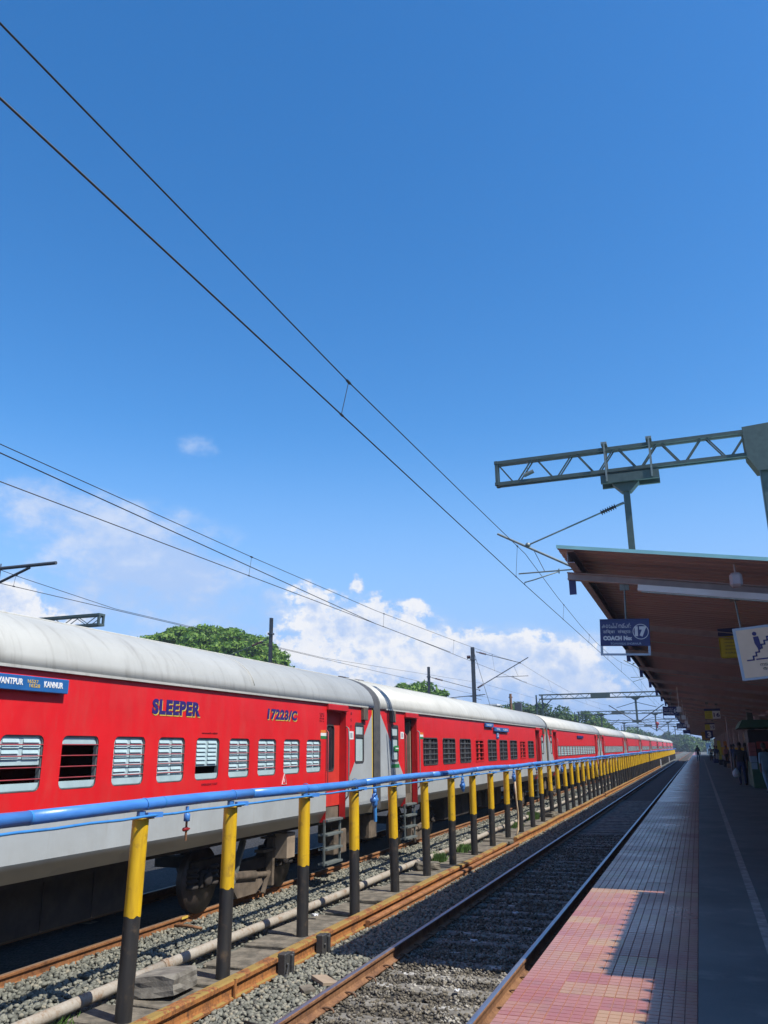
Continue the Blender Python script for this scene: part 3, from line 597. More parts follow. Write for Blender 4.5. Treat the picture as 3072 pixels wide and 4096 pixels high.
def bogie_meshes():
    m = MB(); m.lathe((0, 0, 0), (1, 0, 0), [(.02, -.07), (.10, -.07), (.14, -.05), (.30, -.04), (.39, -.06), (.40, -.065), (.458, -.065), (.455, .01), (.475, .02), (.48, .06), (.10, .06), (.02, .06)][::-1], 26); BOG['wheel'] = m.mesh('wheel', 'wheel')
    m = MB(); m.lathe((0, 0, 0), (0, 0, 1), [(.10, -.02), (.11, 0), (.11, .03), (.08, .035), (.08, .07), (.11, .075), (.11, .105), (.08, .11), (.08, .145), (.11, .15), (.11, .18), (.08, .185), (.08, .22), (.11, .225), (.11, .25), (.10, .27)], 12); BOG['spring'] = m.mesh('coil_spring', 'under')
    m = MB(); m.cbox(-.05, .07, -.13, .13, -.13, .12, .03); m.lathe((.07, 0, 0), (1, 0, 0), [(.10, 0), (.10, .04), (.07, .06), (.02, .065)], 14); BOG['axlebox'] = m.mesh('axle_box', 'under')
    m = MB()
    m.extz([], 0, 0) if False else None
    for sy in (-1, 1):
        m.cbox(.0, .14, sy * 1.62 if sy < 0 else .62, -.62 if sy < 0 else 1.62, .60, .74, .02)
    m.cbox(.0, .15, -.64, .64, .38, .58, .02)
    for sy in (-1, 1):
        m.bar((.07, sy * .58, .48), (.07, sy * .78, .68), .14, .16, 0, (1, 0, 0))
    m.box(-1.6, 0, -.10, .10, .42, .60)
    BOG['frame'] = m.mesh('bogie_frame', 'under')
    m = MB(); m.tube((.22, -.55, .40), (.22, .15, .33), .075, 10); m.tube((.22, .10, .335), (.22, .55, .29), .05, 8); m.lathe((.22, -.55, .40), (0, 1, 0), [(.02, -.05), (.09, -.04), (.09, .03), (.06, .05)], 10)
    BOG['damper'] = m.mesh('damper', 'undermid')
    m = MB(); m.add([(.24, -.5, .36), (.24, .35, .28), (.24, .42, .18), (.24, .18, .05), (.24, -.42, .06), (.24, -.58, .22), (.19, -.5, .36), (.19, .35, .28), (.19, .42, .18), (.19, .18, .05), (.19, -.42, .06), (.19, -.58, .22)], [(0, 5, 4, 3, 2, 1), (6, 7, 8, 9, 10, 11)] + [(i, (i + 1) % 6, (i + 1) % 6 + 6, i + 6) for i in range(6)])
    BOG['plate'] = m.mesh('side_plate', 'undermid')
    m = MB(); m.bar((.24, -.62, .30), (.24, -.30, .92), .05, .10, 0, (1, 0, 0)); m.bar((.24, -.62, .30), (.24, -.78, .90), .03, .04, 0, (1, 0, 0)); BOG['link'] = m.mesh('stay_link', 'steel')
    m = MB(); m.bar((.22, .70, .10), (.22, .70, .92), .08, .12, 0, (1, 0, 0)); m.box(.12, .30, .30, .78, .66, .70); m.box(.12, .30, .50, .88, .86, .89); m.bar((.25, .40, .02), (.25, .60, .34), .05, .06, 0, (1, 0, 0)); BOG['hanger'] = m.mesh('brake_hanger', 'undermid')
bogie_meshes()
def bogie(coach, y, flip, full=True):
    f = addobj('bogie', BOG['frame'], coach, (.86, y, 0)); sg = -1 if flip else 1
    for sy in (-1, 1):
        w = addobj('wheel', BOG['wheel'], f, (0.02, sy * 1.28, .46)); w2 = addobj('wheel', BOG['wheel'], f, (-1.745, sy * 1.28, .46))
        addobj('axle_box', BOG['axlebox'], f, (.12, sy * 1.28, .46))
        for q in (-.28, .28): addobj('coil_spring', BOG['spring'], f, (.10, sy * 1.28 + q, .37))
    for nm, k in (('damper', 'damper'), ('side_plate', 'plate'), ('stay_link', 'link'), ('brake_hanger', 'hanger')):
        o = addobj(nm, BOG[k], f); o.scale = (1, sg, 1)
    return f
def ladder_mesh():
    m = MB()
    for y in (-.36, .36): m.bar((0, y, -.78), (0, y, .02), .035, .035, 0, (1, 0, 0))
    for k in range(4): m.box(-.12, .07, -.36, .36, -.77 + k * .25, -.735 + k * .25)
    return m.mesh('boarding_steps', 'steel')
LAD = ladder_mesh()
def coach(yc, kind, label, detail):
    """one coach; lengths run along local y, local z counts from rail top"""
    eo = 0 if kind == 'A' else .22; lv = 'livA' if kind == 'A' else 'livB'
    c = empty('passenger_coach', (XC, yc, ZR), label, 'train coach', 'coaches of the red and grey train')
    ZB, ZT = 1.24, 3.23
    # door bays (distance from the coach end)
    d0, d1 = 1.50 + eo, 2.43 + eo; bays = [(LH - d1, LH - d0), (-LH + d0, -LH + d1)]
    wins = []
    if kind == 'A':
        for k in range(18): wins.append((14.125 - yc - .895 * k, .61, 1.935, 2.515, .075))
    elif kind == 'B':
        for k in range(10): wins.append((21.33 - 28.465 + 1.775 * k, 1.24 if k not in (3, 7) else 1.05, 1.92, 2.62, .09))
    else:
        for k in range(15): wins.append((-7.6 + 1.085 * k, .98, 1.90, 2.42, .05))
    wins = [w for w in wins if bays[1][1] + .1 < w[0] - w[1] / 2 and w[0] + w[1] / 2 < bays[0][0] - .1]; wins.sort()
    mb = MB(); y = bays[1][1]
    for i, (wy, ww, za, zb, r) in enumerate(wins):
        yn = bays[0][0] if i == len(wins) - 1 else (wy + ww / 2 + wins[i + 1][0] - wins[i + 1][1] / 2) / 2
        cell(mb, HW, y, yn, ZB, ZT, (wy - ww / 2, wy + ww / 2, za, zb, r), .06); y = yn
    for s in (1, -1):   # end panels with the tall lavatory window
        e0, e1 = (LH - d0, LH) if s > 0 else (-LH, -LH + d0); wc = LH - .775 - eo if s > 0 else -LH + .775 + eo
        cell(mb, HW, e0, e1, ZB, ZT, (wc - .25, wc + .25, 2.06, 2.88, .07), .04)
    for (a, b_) in bays: wall_quad(mb, HW, a, b_, 3.06, ZT)
    # tuck-under, far side, end walls, floor
    for (a, b_) in ((-LH, bays[1][0]), (bays[1][1], bays[0][0]), (bays[0][1], LH)):
        mb.add([(HW, a, ZB), (HW - .13, a, 1.035), (HW - .13, b_, 1.035), (HW, b_, ZB)], [(0, 1, 2, 3)])
    mb.add([(-HW, -LH, 1.04), (-HW, LH, 1.04), (-HW, LH, ZT), (-HW, -LH, ZT)], [(3, 2, 1, 0)])
    for s in (-1, 1): mb.add([(-HW, s * LH, 1.04), (HW - .02, s * LH, 1.04), (HW, s * LH, 1.24), (HW, s * LH, ZT), (1.2, s * LH, 3.72), (0, s * LH, 3.95), (-1.2, s * LH, 3.72), (-HW, s * LH, ZT)], [list(range(8)) if s < 0 else list(range(8))[::-1]])
    mb.build('body_side', [lv, 'winframe'], c)
    fl = MB(); fl.box(-HW + .02, HW - .20, -LH + .02, LH - .02, .98, 1.06); fl.build('floor_frame', 'under', c)
    rp = roof_prof(); ro = MB(); n = len(rp)
    ro.extr(rp + [(-1.60, 3.20), (1.60, 3.20)], -LH, LH, 0, True, True); rf = ro.build('roof', ['roof'], c)
    for p_ in rf.data.polygons:
        if abs(p_.normal.z) > .95 and p_.center.z < 3.3: p_.use_smooth = False
    gt = MB(); gt.box(HW - .005, HW + .042, -LH + .35, LH - .35, 3.195, 3.225); gt.build('rain_gutter', 'roof', rf)
    if detail >= 1:
        for xx in (.95, .62, .30):
            t = math.acos((xx / 1.655) ** (2.25 / 2)); zz = 3.21 + .785 * math.sin(t) ** (2 / 2.25); rb = MB(); rb.tube((xx, -LH + .4, zz), (xx, LH - .4, zz), .015, 5, caps=False); rb.build('roof_rib', 'roof', rf)
        if kind == 'A':
            for yy in (-.8, 5.6):
                bd = MB(); bd.path([(x * 1.002, yy, z) for x, z in rp[1:11]], .007, 5); bd.build('roof_joint', 'roof', rf)
        vt = MB()
        for yy in (-9.9, -8.9, 0, 8.9): vt.cbox(-.35, .35, yy - .3, yy + .3, 3.97, 4.05, .03)
        vt.build('roof_vent', 'under', rf)
    # windows
    if kind == 'A':
        order = sorted([w[0] for w in wins], reverse=True); st = {4: 'em', 7: 'top', 8: 'half', 12: 'half', 14: 'top'}
        for k, wy in enumerate(order):
            if wy + yc > 3.0: window_A(c, wy, 2.2275, st.get(k, 'full'))
    elif kind == 'B':
        for k, w in enumerate(wins): window_B(c, w[0], 2.27, k in (3, 7))
    else:
        for k, w in enumerate(wins):
            o = addobj('window', WC['frame'], c, (HW, w[0], 2.16)); addobj('pane', WC['pane'], o)
            if detail >= 1 or kind == 'C': addobj('shutter', WC['shut'], o, (0, 0, 0)); addobj('shutter', WC['shut'], o, (0, .47, 0))
    # lavatory windows
    for s in (1, -1):
        wc = (LH - .775 - eo) * s; f = ring(0, 0, .50, .82, .07, .045, -.04, .008).build('lavatory_window', 'winframe', c, (0, 0, 0), (HW, wc, 2.47))
        q = MB(); q.box(-.03, -.012, -.22, .22, -.38, .38); q.build('frosted_pane', 'frost', f)
        q = MB(); q.box(-.012, .006, -.22, .22, .10, .17); q.box(-.012, .006, -.22, .22, .345, .385); q.build('glazing_bar', 'winframe', f)
    # doors in their recesses
    for bi, (a, b_) in enumerate(bays):
        rc = MB(); x1 = HW - .005; x0 = HW - .14
        rc.add([(x1, a, 1.03), (x0, a, 1.03), (x0, a, 3.06), (x1, a, 3.06)], [(0, 1, 2, 3)]); rc.add([(x1, b_, 1.03), (x0, b_, 1.03), (x0, b_, 3.06), (x1, b_, 3.06)], [(3, 2, 1, 0)])
        rc.add([(x1, a, 3.06), (x0, a, 3.06), (x0, b_, 3.06), (x1, b_, 3.06)], [(0, 1, 2, 3)]); rc.add([(x1, a, 1.06), (x0 - .5, a, 1.06), (x0 - .5, b_, 1.06), (x1, b_, 1.06)], [(0, 3, 2, 1)], 1)
        rc.build('door_frame', ['red', 'under'], c)
        lt = MB(); lt.cbox(HW - .02, HW + .055, a - .02, b_ + .02, 3.075, 3.19, .01); lt.build('door_lintel', 'red', c)
        shut = (kind == 'A' and bi == 0) or (kind == 'C')
        if shut:
            dl = MB(); yw0, yw1 = a + .30, a + .66; cell(dl, HW - .141, a, b_, 1.29, 3.06, (yw0, yw1, 1.94, 2.80, .08), .02)
            dl.add([(HW - .16, a, 1.29), (HW - .16, b_, 1.29), (HW - .141, b_, 1.29), (HW - .141, a, 1.29)], [(0, 1, 2, 3)])
            d = dl.build('door', ['reddoor', 'winframe'], c)
            q = MB(); q.box(HW - .168, HW - .158, yw0, yw1, 1.94, 2.80); q.build('pane', 'glassd', d)
            q = ring(0, 0, yw1 - yw0 + .03, .89, .09, .028, -.01, .006).build('pane_seal', 'winframe', d, (0, 0, 0), (HW - .141, (yw0 + yw1) / 2, 2.37))
        else:
            dl = MB(); dl.cbox(HW - .85, HW - .16, b_ - .055, b_ - .012, 1.09, 3.0, .006); d = dl.build('door', ['plate'], c)
            q = MB(); q.add([(HW - 1.3, a - .1, 1.08), (HW - 1.3, b_ + .1, 1.08), (HW - 1.3, b_ + .1, 3.1), (HW - 1.3, a - .1, 3.1)], [(0, 1, 2, 3)]); q.build('vestibule_wall', 'plate', c)
        if detail >= 1:
            hr = MB(); yy = b_ + .01 if bi == 0 else b_ + .03
            hr.path([(HW + .005, yy, 2.78), (HW + .06, yy, 2.74), (HW + .065, yy, 2.5), (HW + .065, yy, 1.75), (HW + .05, yy, 1.45), (HW + .005, yy, 1.40)], .014, 7); hr.build('handrail', 'steel', c)
            hr = MB(); yy = a - .04
            hr.path([(HW + .005, yy, 2.70), (HW + .05, yy, 2.66), (HW + .05, yy, 1.6), (HW + .005, yy, 1.55)], .012, 7); hr.build('handrail', 'barred', c)
            # shaped skirt below the door and steps
            sk = MB(); sk.add([(HW - .14, a, 1.06), (HW - .14, a, .98), (HW - .16, b_, .98), (HW - .16, b_, 1.29), (HW - .145, a, 1.29)], [(0, 1, 2, 3, 4)]); sk.build('step_well', 'undermid', c)
            addobj('boarding_steps', LAD, c, (HW - .03, (a + b_) / 2 - .1, 1.06))
    # bogies and equipment
    bogie(c, LH - 4.25, False); bogie(c, -LH + 4.25, True)
    eq = [(-4.0, -1.2, .30, .98, 'under'), (-1.0, 0.6, .42, .98, 'under'), (1.1, 3.7, .34, .98, 'under')]
    for (a, b_, z0, z1, mt) in eq:
        m = MB(); m.cbox(.25, 1.02, a, b_, z0, z1, .03)
        for k in range(1, 3): m.box(1.02, 1.035, a + (b_ - a) * k / 3 - .01, a + (b_ - a) * k / 3 + .01, z0 + .03, z1 - .03)
        m.build('equipment_box', mt, c)
    if kind == 'A':
        m = MB(); m.cbox(.98, 1.32, .17, .62, .36, .90, .01); m.build('battery_box', 'under', c); m = MB(); m.cbox(1.322, 1.335, .18, .61, .37, .88, .004); m.build('number_plate', 'plate', c)
        m = MB(); m.cbox(1.05, 1.38, 7.42, 7.72, .52, .94, .01); m.build('junction_box', 'plate', c)
        m = MB(); m.cbox(1.1, 1.36, 9.5, 10.1, .34, .80, .02); m.build('junction_box', 'undermid', c)
        m = MB(); m.path([(1.3, 9.4, .95), (1.34, 9.5, .7), (1.34, 9.75, .62), (1.3, 9.9, .8)], .012, 6); m.build('brake_hose', 'undermid', c)
    # couplers, buffers and bellows at the +y end
    for s in (1, -1):
        m = MB(); m.cbox(-.16, .16, s * LH - .05 if s > 0 else -LH - .32, s * LH + .32 if s > 0 else -LH + .05, .72, 1.0, .03); m.build('coupler', 'under', c)
        m = MB(); m.path([(.5, s * (LH - .02), .95), (.55, s * (LH + .10), .55), (.5, s * (LH + .20), .60)], .03, 7); m.path([(.75, s * (LH - .02), .95), (.8, s * (LH + .10), .62), (.75, s * (LH + .20), .68)], .022, 7); m.build('brake_hose', 'undermid', c)
        m = MB(); m.cbox(.55, 1.35, s * LH - .5, s * LH - .1, .45, .98, .03) if s > 0 else m.cbox(.55, 1.35, -LH + .1, -LH + .5, .45, .98, .03); m.build('end_cabinet', 'undermid', c)
    bp = [(1.64, 1.10), (1.645, 3.15)] + [(x * .985, z - .005) for x, z in roof_prof()[1:-1]] + [(-1.6, 3.15), (-1.6, 1.10)]
    m = MB(); L = len(bp)
    vs = [(x, LH + .005, z) for x, z in bp] + [(x * 1.006, LH + .11, z) for x, z in bp] + [(x * .995, LH + .21, z) for x, z in bp] + [(x * 1.006, LH + .31, z) for x, z in bp] + [(x, LH + .415, z) for x, z in bp]
    m.add(vs, [(k * L + i, k * L + i + 1, (k + 1) * L + i + 1, (k + 1) * L + i) for k in range(4) for i in range(L - 1)], 0, True); m.build('gangway_bellows', 'bellow', c)
    m = MB(); m.box(HW - .004, HW + .0015, LH - .05, LH - .002, 1.26, 3.19); m.build('edge_stripe', 'gold', c)
    for s in (1, -1):
        bx = LH - .56 - eo if s > 0 else -LH + .56 + eo; m = MB(); m.cbox(HW - .01, HW + .075, bx - .12, bx + .12, 2.93, 3.20, .012); m.build('tail_lamp_box', 'undermid', c)
    return c, bays
PITCH = 22.27
cA, baysA = coach(6.195, 'A', 'nearest red and grey sleeper coach with white louvred window shutters', 2)
cB, baysB = coach(28.465, 'B', 'second red coach with dark barred windows, two of them bright red', 2)
far_lab = ['third red coach from the front left, with a long row of white shutters', 'fourth red coach, behind the third one with white shutters', 'fifth red coach along the train', 'sixth red coach along the train', 'seventh red coach along the train',
           'eighth red coach along the train', 'ninth red coach along the train', 'tenth red coach, last but one in the distance', 'last red coach at the far end of the train']
first = None
for k, lb in enumerate(far_lab):
    y = 28.465 + PITCH * (k + 1)
    if first is None: first, _b = coach(y, 'C', lb, 1)
    else:
        q = copy_tree(first); q.location = (XC, y, ZR); q['label'] = lb
# lettering, flags and notices on the two nearest coaches (local frame of the coach: y from its centre, z from rail top)
def onside(c, yc, name, txt, y0, y1, z0, z1, mat, shear=0, bold=.0, dx=.003):
    return lettering(name, txt, .2, mat, c, (HW + dx, y0 - yc, z0 - ZR), ROT_E, y1 - y0, z1 - z0, shear, bold)
for (t, a, b_, z0, z1, sh) in (('SLEEPER', 9.15, 10.28, 2.085, 2.285, 0), ('17223/C', 12.29, 13.40, 2.11, 2.285, .1)):
    onside(cA, 6.195, 'lettering_shade', t, a + .016, b_ + .016, z0 - .017, z1 - .017, 'gold', sh, .010, .003); onside(cA, 6.195, 'lettering', t, a, b_, z0, z1, 'navy', sh, .010, .006)
bd = MB(); bd.cbox(HW + .02, HW + .075, 4.2 - 6.195, 7.485 - 6.195, 2.242 - ZR, 2.398 - ZR, .006); bd.box(HW, HW + .02, 4.4 - 6.195, 4.5 - 6.195, 2.28 - ZR, 2.37 - ZR); bd.box(HW, HW + .02, 7.38 - 6.195, 7.48 - 6.195, 2.28 - ZR, 2.37 - ZR)
bo = bd.build('destination_board', 'signblue2', cA)
lettering('lettering', 'YESVANTPUR', .1, 'signwhite', bo, (HW + .077, 6.33 - 6.195, 2.297 - ZR), ROT_E, .465, .066, bold=.003)
lettering('lettering', 'KANNUR', .1, 'signwhite', bo, (HW + .077, 7.10 - 6.195, 2.293 - ZR), ROT_E, .29, .066, bold=.003)
lettering('lettering', '16527', .1, 'gold', bo, (HW + .077, 6.86 - 6.195, 2.325 - ZR), ROT_E, .15, .036); lettering('lettering', '16528', .1, 'gold', bo, (HW + .077, 6.89 - 6.195, 2.282 - ZR), ROT_E, .15, .036)
def flag(c, y, z):
    m = MB(); m.box(HW + .001, HW + .004, y, y + .27, z + .107, z + .16, 0); m.box(HW + .001, HW + .004, y, y + .27, z + .053, z + .107, 1); m.box(HW + .001, HW + .004, y, y + .27, z, z + .053, 2); m.build('flag_decal', ['saffron', 'signwhite', 'fgreen'], c)
def notice(c, y, z):
    m = MB(); m.box(HW + .001, HW + .004, y, y + .23, z, z + .16, 0); o = m.build('notice', ['signwhite'], c)
    m = MB(); m.box(HW + .004, HW + .005, y + .05, y + .17, z + .03, z + .13); m.build('notice_print', 'winalu', o)
flag(cA, 14.41 - 6.195, 1.815 - ZR); notice(cA, 15.79 - 6.195, 1.815 - ZR)
flag(cB, 20.45 - 28.465, 1.86 - ZR); notice(cB, 18.95 - 28.465, 1.85 - ZR)
tri = MB()
for (p, q) in (((0, 0), (.16, 0)), ((.16, 0), (.08, .17)), ((.08, .17), (0, 0))): tri.bar((HW + .003, 12.88 - 6.195 + p[0], 1.06 - ZR + p[1]), (HW + .003, 12.88 - 6.195 + q[0], 1.06 - ZR + q[1]), .003, .02, 0, (1, 0, 0))
tri.box(HW + .001, HW + .004, 12.95 - 6.195, 12.97 - 6.195, 1.09 - ZR, 1.15 - ZR); tri.build('warning_triangle', 'signwhite', cA)
for (y, z, h_) in ((10.36, 1.845, .03), (10.42, 1.14, .03)): onside(cA, 6.195, 'lettering', 'आपातकालीन खिड़की' if z > 1.5 else 'EMERGENCY EXIT', y, y + .42, z, z + h_, 'inkred')
for k in range(4): onside(cA, 6.195, 'lettering', ('CBC', '25 T', 'SWR', '54 t')[k], 14.36, 14.56, 2.26 - k * .045, 2.29 - k * .045, 'inkred')
for k in range(3): onside(cA, 6.195, 'lettering', ('AB', 'S', 'E')[k], 15.86, 15.93, 2.30 - k * .13, 2.36 - k * .13, 'inkred')
m = MB(); m.box(HW + .001, HW + .004, -10.17, -9.63, 1.92, 2.0); m.build('green_strip', 'fgreen', cB)
m = MB(); m.box(HW + .0085, HW + .011, -9.99, -9.67, 2.29, 2.41); q = m.build('green_strip', 'fgreen', cB)
m = MB(); m.box(HW + .011, HW + .013, -9.90, -9.70, 2.335, 2.365); m.build('white_arrow', 'signwhite', q)
def board(c, y0, y1, z0, z1, mat, txts):
    m = MB(); m.cbox(HW + .02, HW + .07, y0, y1, z0, z1, .006); m.box(HW, HW + .02, y0 + .1, y0 + .2, z0 + .02, z1 - .02); m.box(HW, HW + .02, y1 - .2, y1 - .1, z0 + .02, z1 - .02); o = m.build('destination_board', mat, c)
    for (t, a, b_) in txts: lettering('lettering', t, .1, 'signwhite', o, (HW + .072, a, z0 + .04), ROT_E, b_ - a, (z1 - z0) * .45)
board(cB, 27.35 - 28.465, 28.5 - 28.465, 3.02, 3.15, 'signblue2', [('16527', 27.5 - 28.465, 28.3 - 28.465)])
board(cB, 28.65 - 28.465, 30.95 - 28.465, 2.90, 3.04, 'signblue2', [('YPR', 28.9 - 28.465, 29.5 - 28.465), ('CAN', 30.0 - 28.465, 30.7 - 28.465)])
m = MB(); m.cbox(HW + .001, HW + .03, 29.1 - 28.465, 29.45 - 28.465, 2.66, 2.89, .008); q = m.build('coach_number_plate', 'signblue2', cB); lettering('lettering', 'S2', .1, 'signwhite', q, (HW + .032, 29.17 - 28.465, 2.72), ROT_E, .21, .11)
for k, yy in enumerate((50.5,)):
    m = MB(); m.cbox(HW + .02, HW + .06, -.7, 1.9, 2.86, 3.0, .006); m.build('destination_board', 'signblue', first)
# ---------------------------------------------------------------- watering pipe on its posts
PX = -5.46
PY = [7.42, 9.20, 11.25, 13.18, 15.08, 17.03, 19.00, 20.95]
while PY[-1] < 205: PY.append(PY[-1] + 1.935)
def post_proto():
    r = .083; root = empty('pipe_post', (0, 0, 0))
    m = MB(); m.tube((0, 0, -1.15), (0, 0, .08), r, 16); m.build('black_shaft', 'black', root)
    m = MB(); m.tube((0, 0, .045), (0, 0, .945), r + .0012, 16); rj = random.Random(3)
    jag = [rj.uniform(-.014, .016) for _ in range(16)]
    for i, (vx, vy, vz) in enumerate(m.v):
        if abs(vz - .045) < 1e-6: m.v[i] = (vx, vy, vz + jag[i % 16])
    m.build('yellow_shaft', 'yellow', root)
    m = MB(); m.cbox(-.10, .10, -.10, .10, .945, .957, .004); m.build('cap_plate', 'yellow', root)
    m = MB(); m.box(-.02, .02, -.05, .05, .957, 1.02); m.build('saddle', 'blue', root)
    m = MB(); m.bar((.09, -.03, .985), (.14, .16, .985), .045, .05); m.build('bracket', 'blue', root)
    m = MB(); m.path([(.065 * math.cos(a), .03, 1.08 + .065 * math.sin(a)) for a in np.linspace(-.9, math.pi + .9, 14)], .005, 5); m.build('pipe_clamp', 'bluelt', root)
    return root
pp0 = post_proto()
for k, y in enumerate(PY):
    o = pp0 if k == 0 else copy_tree(pp0)
    o.location = (PX + random.uniform(-.012, .012), y, 0); o.rotation_euler = (random.uniform(-.018, .018), random.uniform(-.018, .018), random.uniform(0, 6.28) if k > 7 else random.uniform(-.15, .15)); o.scale = (1, 1, random.uniform(.992, 1.006))
    o['label'] = ('nearest yellow and black post under the blue pipe, at lower left' if k == 0 else 'yellow and black post under the blue pipe, %s from the near end' % ordinal(k + 1))
    o['category'] = 'post'; o['group'] = 'posts carrying the blue water pipe'
pr = empty('water_pipe', (PX, 0, 1.08), 'thick blue water pipe running on the yellow and black posts', 'pipe')
y = 2.0; k = 0; prev = None
while y < 208:
    L = 3.86 if y < 60 else 19.3; sag = lambda q: .012 * math.sin(q * .9) + .008 * math.sin(q * .37)
    m = MB(); m.path([(.01 * math.sin(q * .5), q, sag(q)) for q in np.linspace(y, y + L - .004, 5)], .0615, 16); m.build('pipe_length', 'blue', pr)
    if y < 60:
        for q in (y, y + L / 2):
            m = MB(); m.tube((.01 * math.sin(q * .5), q - .012, sag(q)), (.01 * math.sin(q * .5), q + .012, sag(q)), .0635, 16); m.build('pipe_joint', 'bluelt', pr)
    y += L
tp = MB(); tp.path([(PX + .13, q, .985 - .008 * math.sin(q * 3.25 + 1) ** 2) for q in np.arange(2, 207, .45 if True else 1)], .014, 6)
tag(tp.build('thin_water_pipe', 'bluelt', None, (PX, 0, .98), (PX, 0, .98)), 'thin pale blue pipe slung below the thick blue pipe', 'pipe')
def hydrant(y, lab, style, drop=.42):
    h = empty('water_tap', (PX, y, 1.02), lab, 'water tap', 'taps hanging from the blue pipe')
    m = MB(); m.tube((0, 0, 0), (0, 0, -.15), .02, 8); m.lathe((0, 0, -.10), (0, 0, 1), [(.02, -.06), (.035, -.055), (.035, .02), (.02, .03)], 10); m.build('riser', 'blue', h)
    if style == 'tap':
        m = MB(); m.tube((0, 0, -.15), (0, 0, -drop), .013, 7); m.build('spout', 'railrust', h)
        m = MB(); m.lathe((0, 0, -.24), (0, 1, 0), [(.012, -.06), (.022, -.05), (.024, .02), (.012, .04)], 8); m.box(.01, .03, -.09, .03, -.245, -.228); m.build('valve', 'redvalve', h)
    else:
        m = MB(); m.lathe((0, 0, -.26), (0, 1, 0), [(.02, -.10), (.055, -.095), (.055, -.07), (.04, -.05), (.055, .03), (.055, .05), (.02, .07)], 12); m.lathe((0, 0, -.26), (0, 0, 1), [(.03, -.12), (.05, -.08), (.05, .08), (.03, .12)], 12); m.build('valve', 'blue', h)
        m = MB(); m.tube((0, .02, -.34), (0, .03, -drop), .03, 9); m.build('spout', 'bluelt', h)
    return h
hydrant(8.27, 'small tap with red valve below the blue pipe, between the two nearest posts', 'tap', .36)
hydrant(14.1, 'large blue valve hanging from the pipe in front of the gangway bellows', 'valve', .62)
for y, lb in ((20.0, 'blue tap hanging from the pipe past the seventh post'), (26.0, 'blue tap with pale hose hanging from it'), (29.9, 'short blue tap past the hose'), (35.7, 'blue valve on the pipe further along the train'), (39.4, 'blue tap near the end of the second coach'), (45.4, 'farthest blue tap on the pipe')):
    hydrant(y, lb, 'valve' if y != 29.9 else 'tap', .40)
hs = MB(); hs.path([(PX + .02, 26.03, .62), (PX + .03, 26.03, .2), (PX + .06, 26.06, -.35), (PX + .05, 26.03, -.75), (PX + .02, 25.9, -.93)], .028, 8)
tag(hs.build('hose', 'hose', None, (PX, 26, -.9), (PX, 26, -.9)), 'pale cream hose hanging from the blue pipe to the ground', 'hose')

# white pipe along the ground, rusty girder, slabs and blocks
wp = empty('ground_pipe', (-6.13, 0, -.80), 'greyish white rusty water pipe lying along the ballast', 'pipe')
y = 3.0
while y < 70:
    L = 6.0; m = MB(); m.path([(.02 * math.sin(q * .35), q, .012 * math.sin(q * .8)) for q in np.linspace(y, y + L, 7)], .062, 14); m.build('pipe_length', 'whitepipe', wp)
    m = MB(); m.tube((.02 * math.sin(y * .35), y - .06, .012 * math.sin(y * .8)), (.02 * math.sin(y * .35), y + .06, .012 * math.sin(y * .8)), .07, 14); m.build('coupling', 'whitepipe', wp); y += L
GP = [(-.055, 0), (.060, 0), (.060, .022), (.030, .034), (.022, .060), (.022, .120), (.040, .136), (.055, .148), (.055, .185), (.040, .200), (-.055, .200)]
def girder(y0, y1, x, z, lab, mat='rust', s=1.0, ang=0):
    m = MB(); m.extr([(a * s, b_ * s) for a, b_ in GP], 0, y1 - y0, 0, ny=max(2, int((y1 - y0) / 1.5)))
    rr = random.Random(int(y0 * 10))
    for i, (vx, vy, vz) in enumerate(m.v): m.v[i] = (vx + .012 * math.sin(vy * .6 + y0), vy, vz + .006 * math.sin(vy * 1.1))
    o = m.build('rusty_girder', mat, None, (0, 0, 0), (x, y0, z)); o.rotation_euler = (0, 0, ang); return tag(o, lab, 'girder', 'rusty girders along the foot of the posts')
girder(4.2, 22.9, -5.19, -1.03, 'long orange rusty girder at the foot of the nearest posts', s=1.08, ang=-.002)
girder(12.75, 24.2, -5.06, -1.06, 'second rusty girder lying beside the first one', 'railrust2', .75)
girder(24.4, 43.0, -5.16, -1.03, 'orange rusty girder along the middle posts, past the first one', s=1.05)
girder(43.2, 75, -5.17, -1.03, 'farther rusty girder along the distant posts', s=1.05)
girder(75.2, 120, -5.17, -1.03, 'farthest rusty girder seen as a thin orange strip', s=1.05)
m = MB(); m.tube((-5.115, 8.87, -.99), (-5.115, 8.87, -.83), .012, 6); m.box(-5.125, -5.1, 8.86, 8.89, -1.02, -.82); tag(m.build('weld_strap', 'rust', None, (-5.11, 8.87, -1.03), (-5.11, 8.87, -1.03)), 'narrow rusty strap welded to the front of the nearest girder', 'strap')
for y, lb in ((10.0, 'nearer black block clamped to the rusty girder'), (11.1, 'farther black block clamped to the rusty girder')):
    t = empty('black_block', (-5.06, y, -1.08), lb, 'block', 'black blocks against the rusty girder')
    m = MB(); m.cbox(-.06, .05, -.11, .03, -.02, .30, .012); m.build('block_body', 'blackblock', t)
    m = MB(); m.cbox(-.04, .075, .032, .085, -.02, .27, .01); m.build('block_body', 'blackblock', t)
    m = MB(); m.cbox(-.05, .06, .088, .13, -.02, .285, .01); m.build('block_body', 'blackblock', t)
    m = MB(); m.lathe((.05, -.07, .18), (1, 0, 0), [(.02, 0), (.02, .02), (.01, .028)], 8); m.build('bolt', 'blackblock', t)
    if y < 10.5:
        m = MB(); m.path([(.07, -.07, .18), (.09, -.12, .12), (.10, -.19, .03), (.12, -.22, -.02)], .008, 6); m.build('cable', 'blackblock', t)
rs = random.Random(11); y = 5.6; k = 0
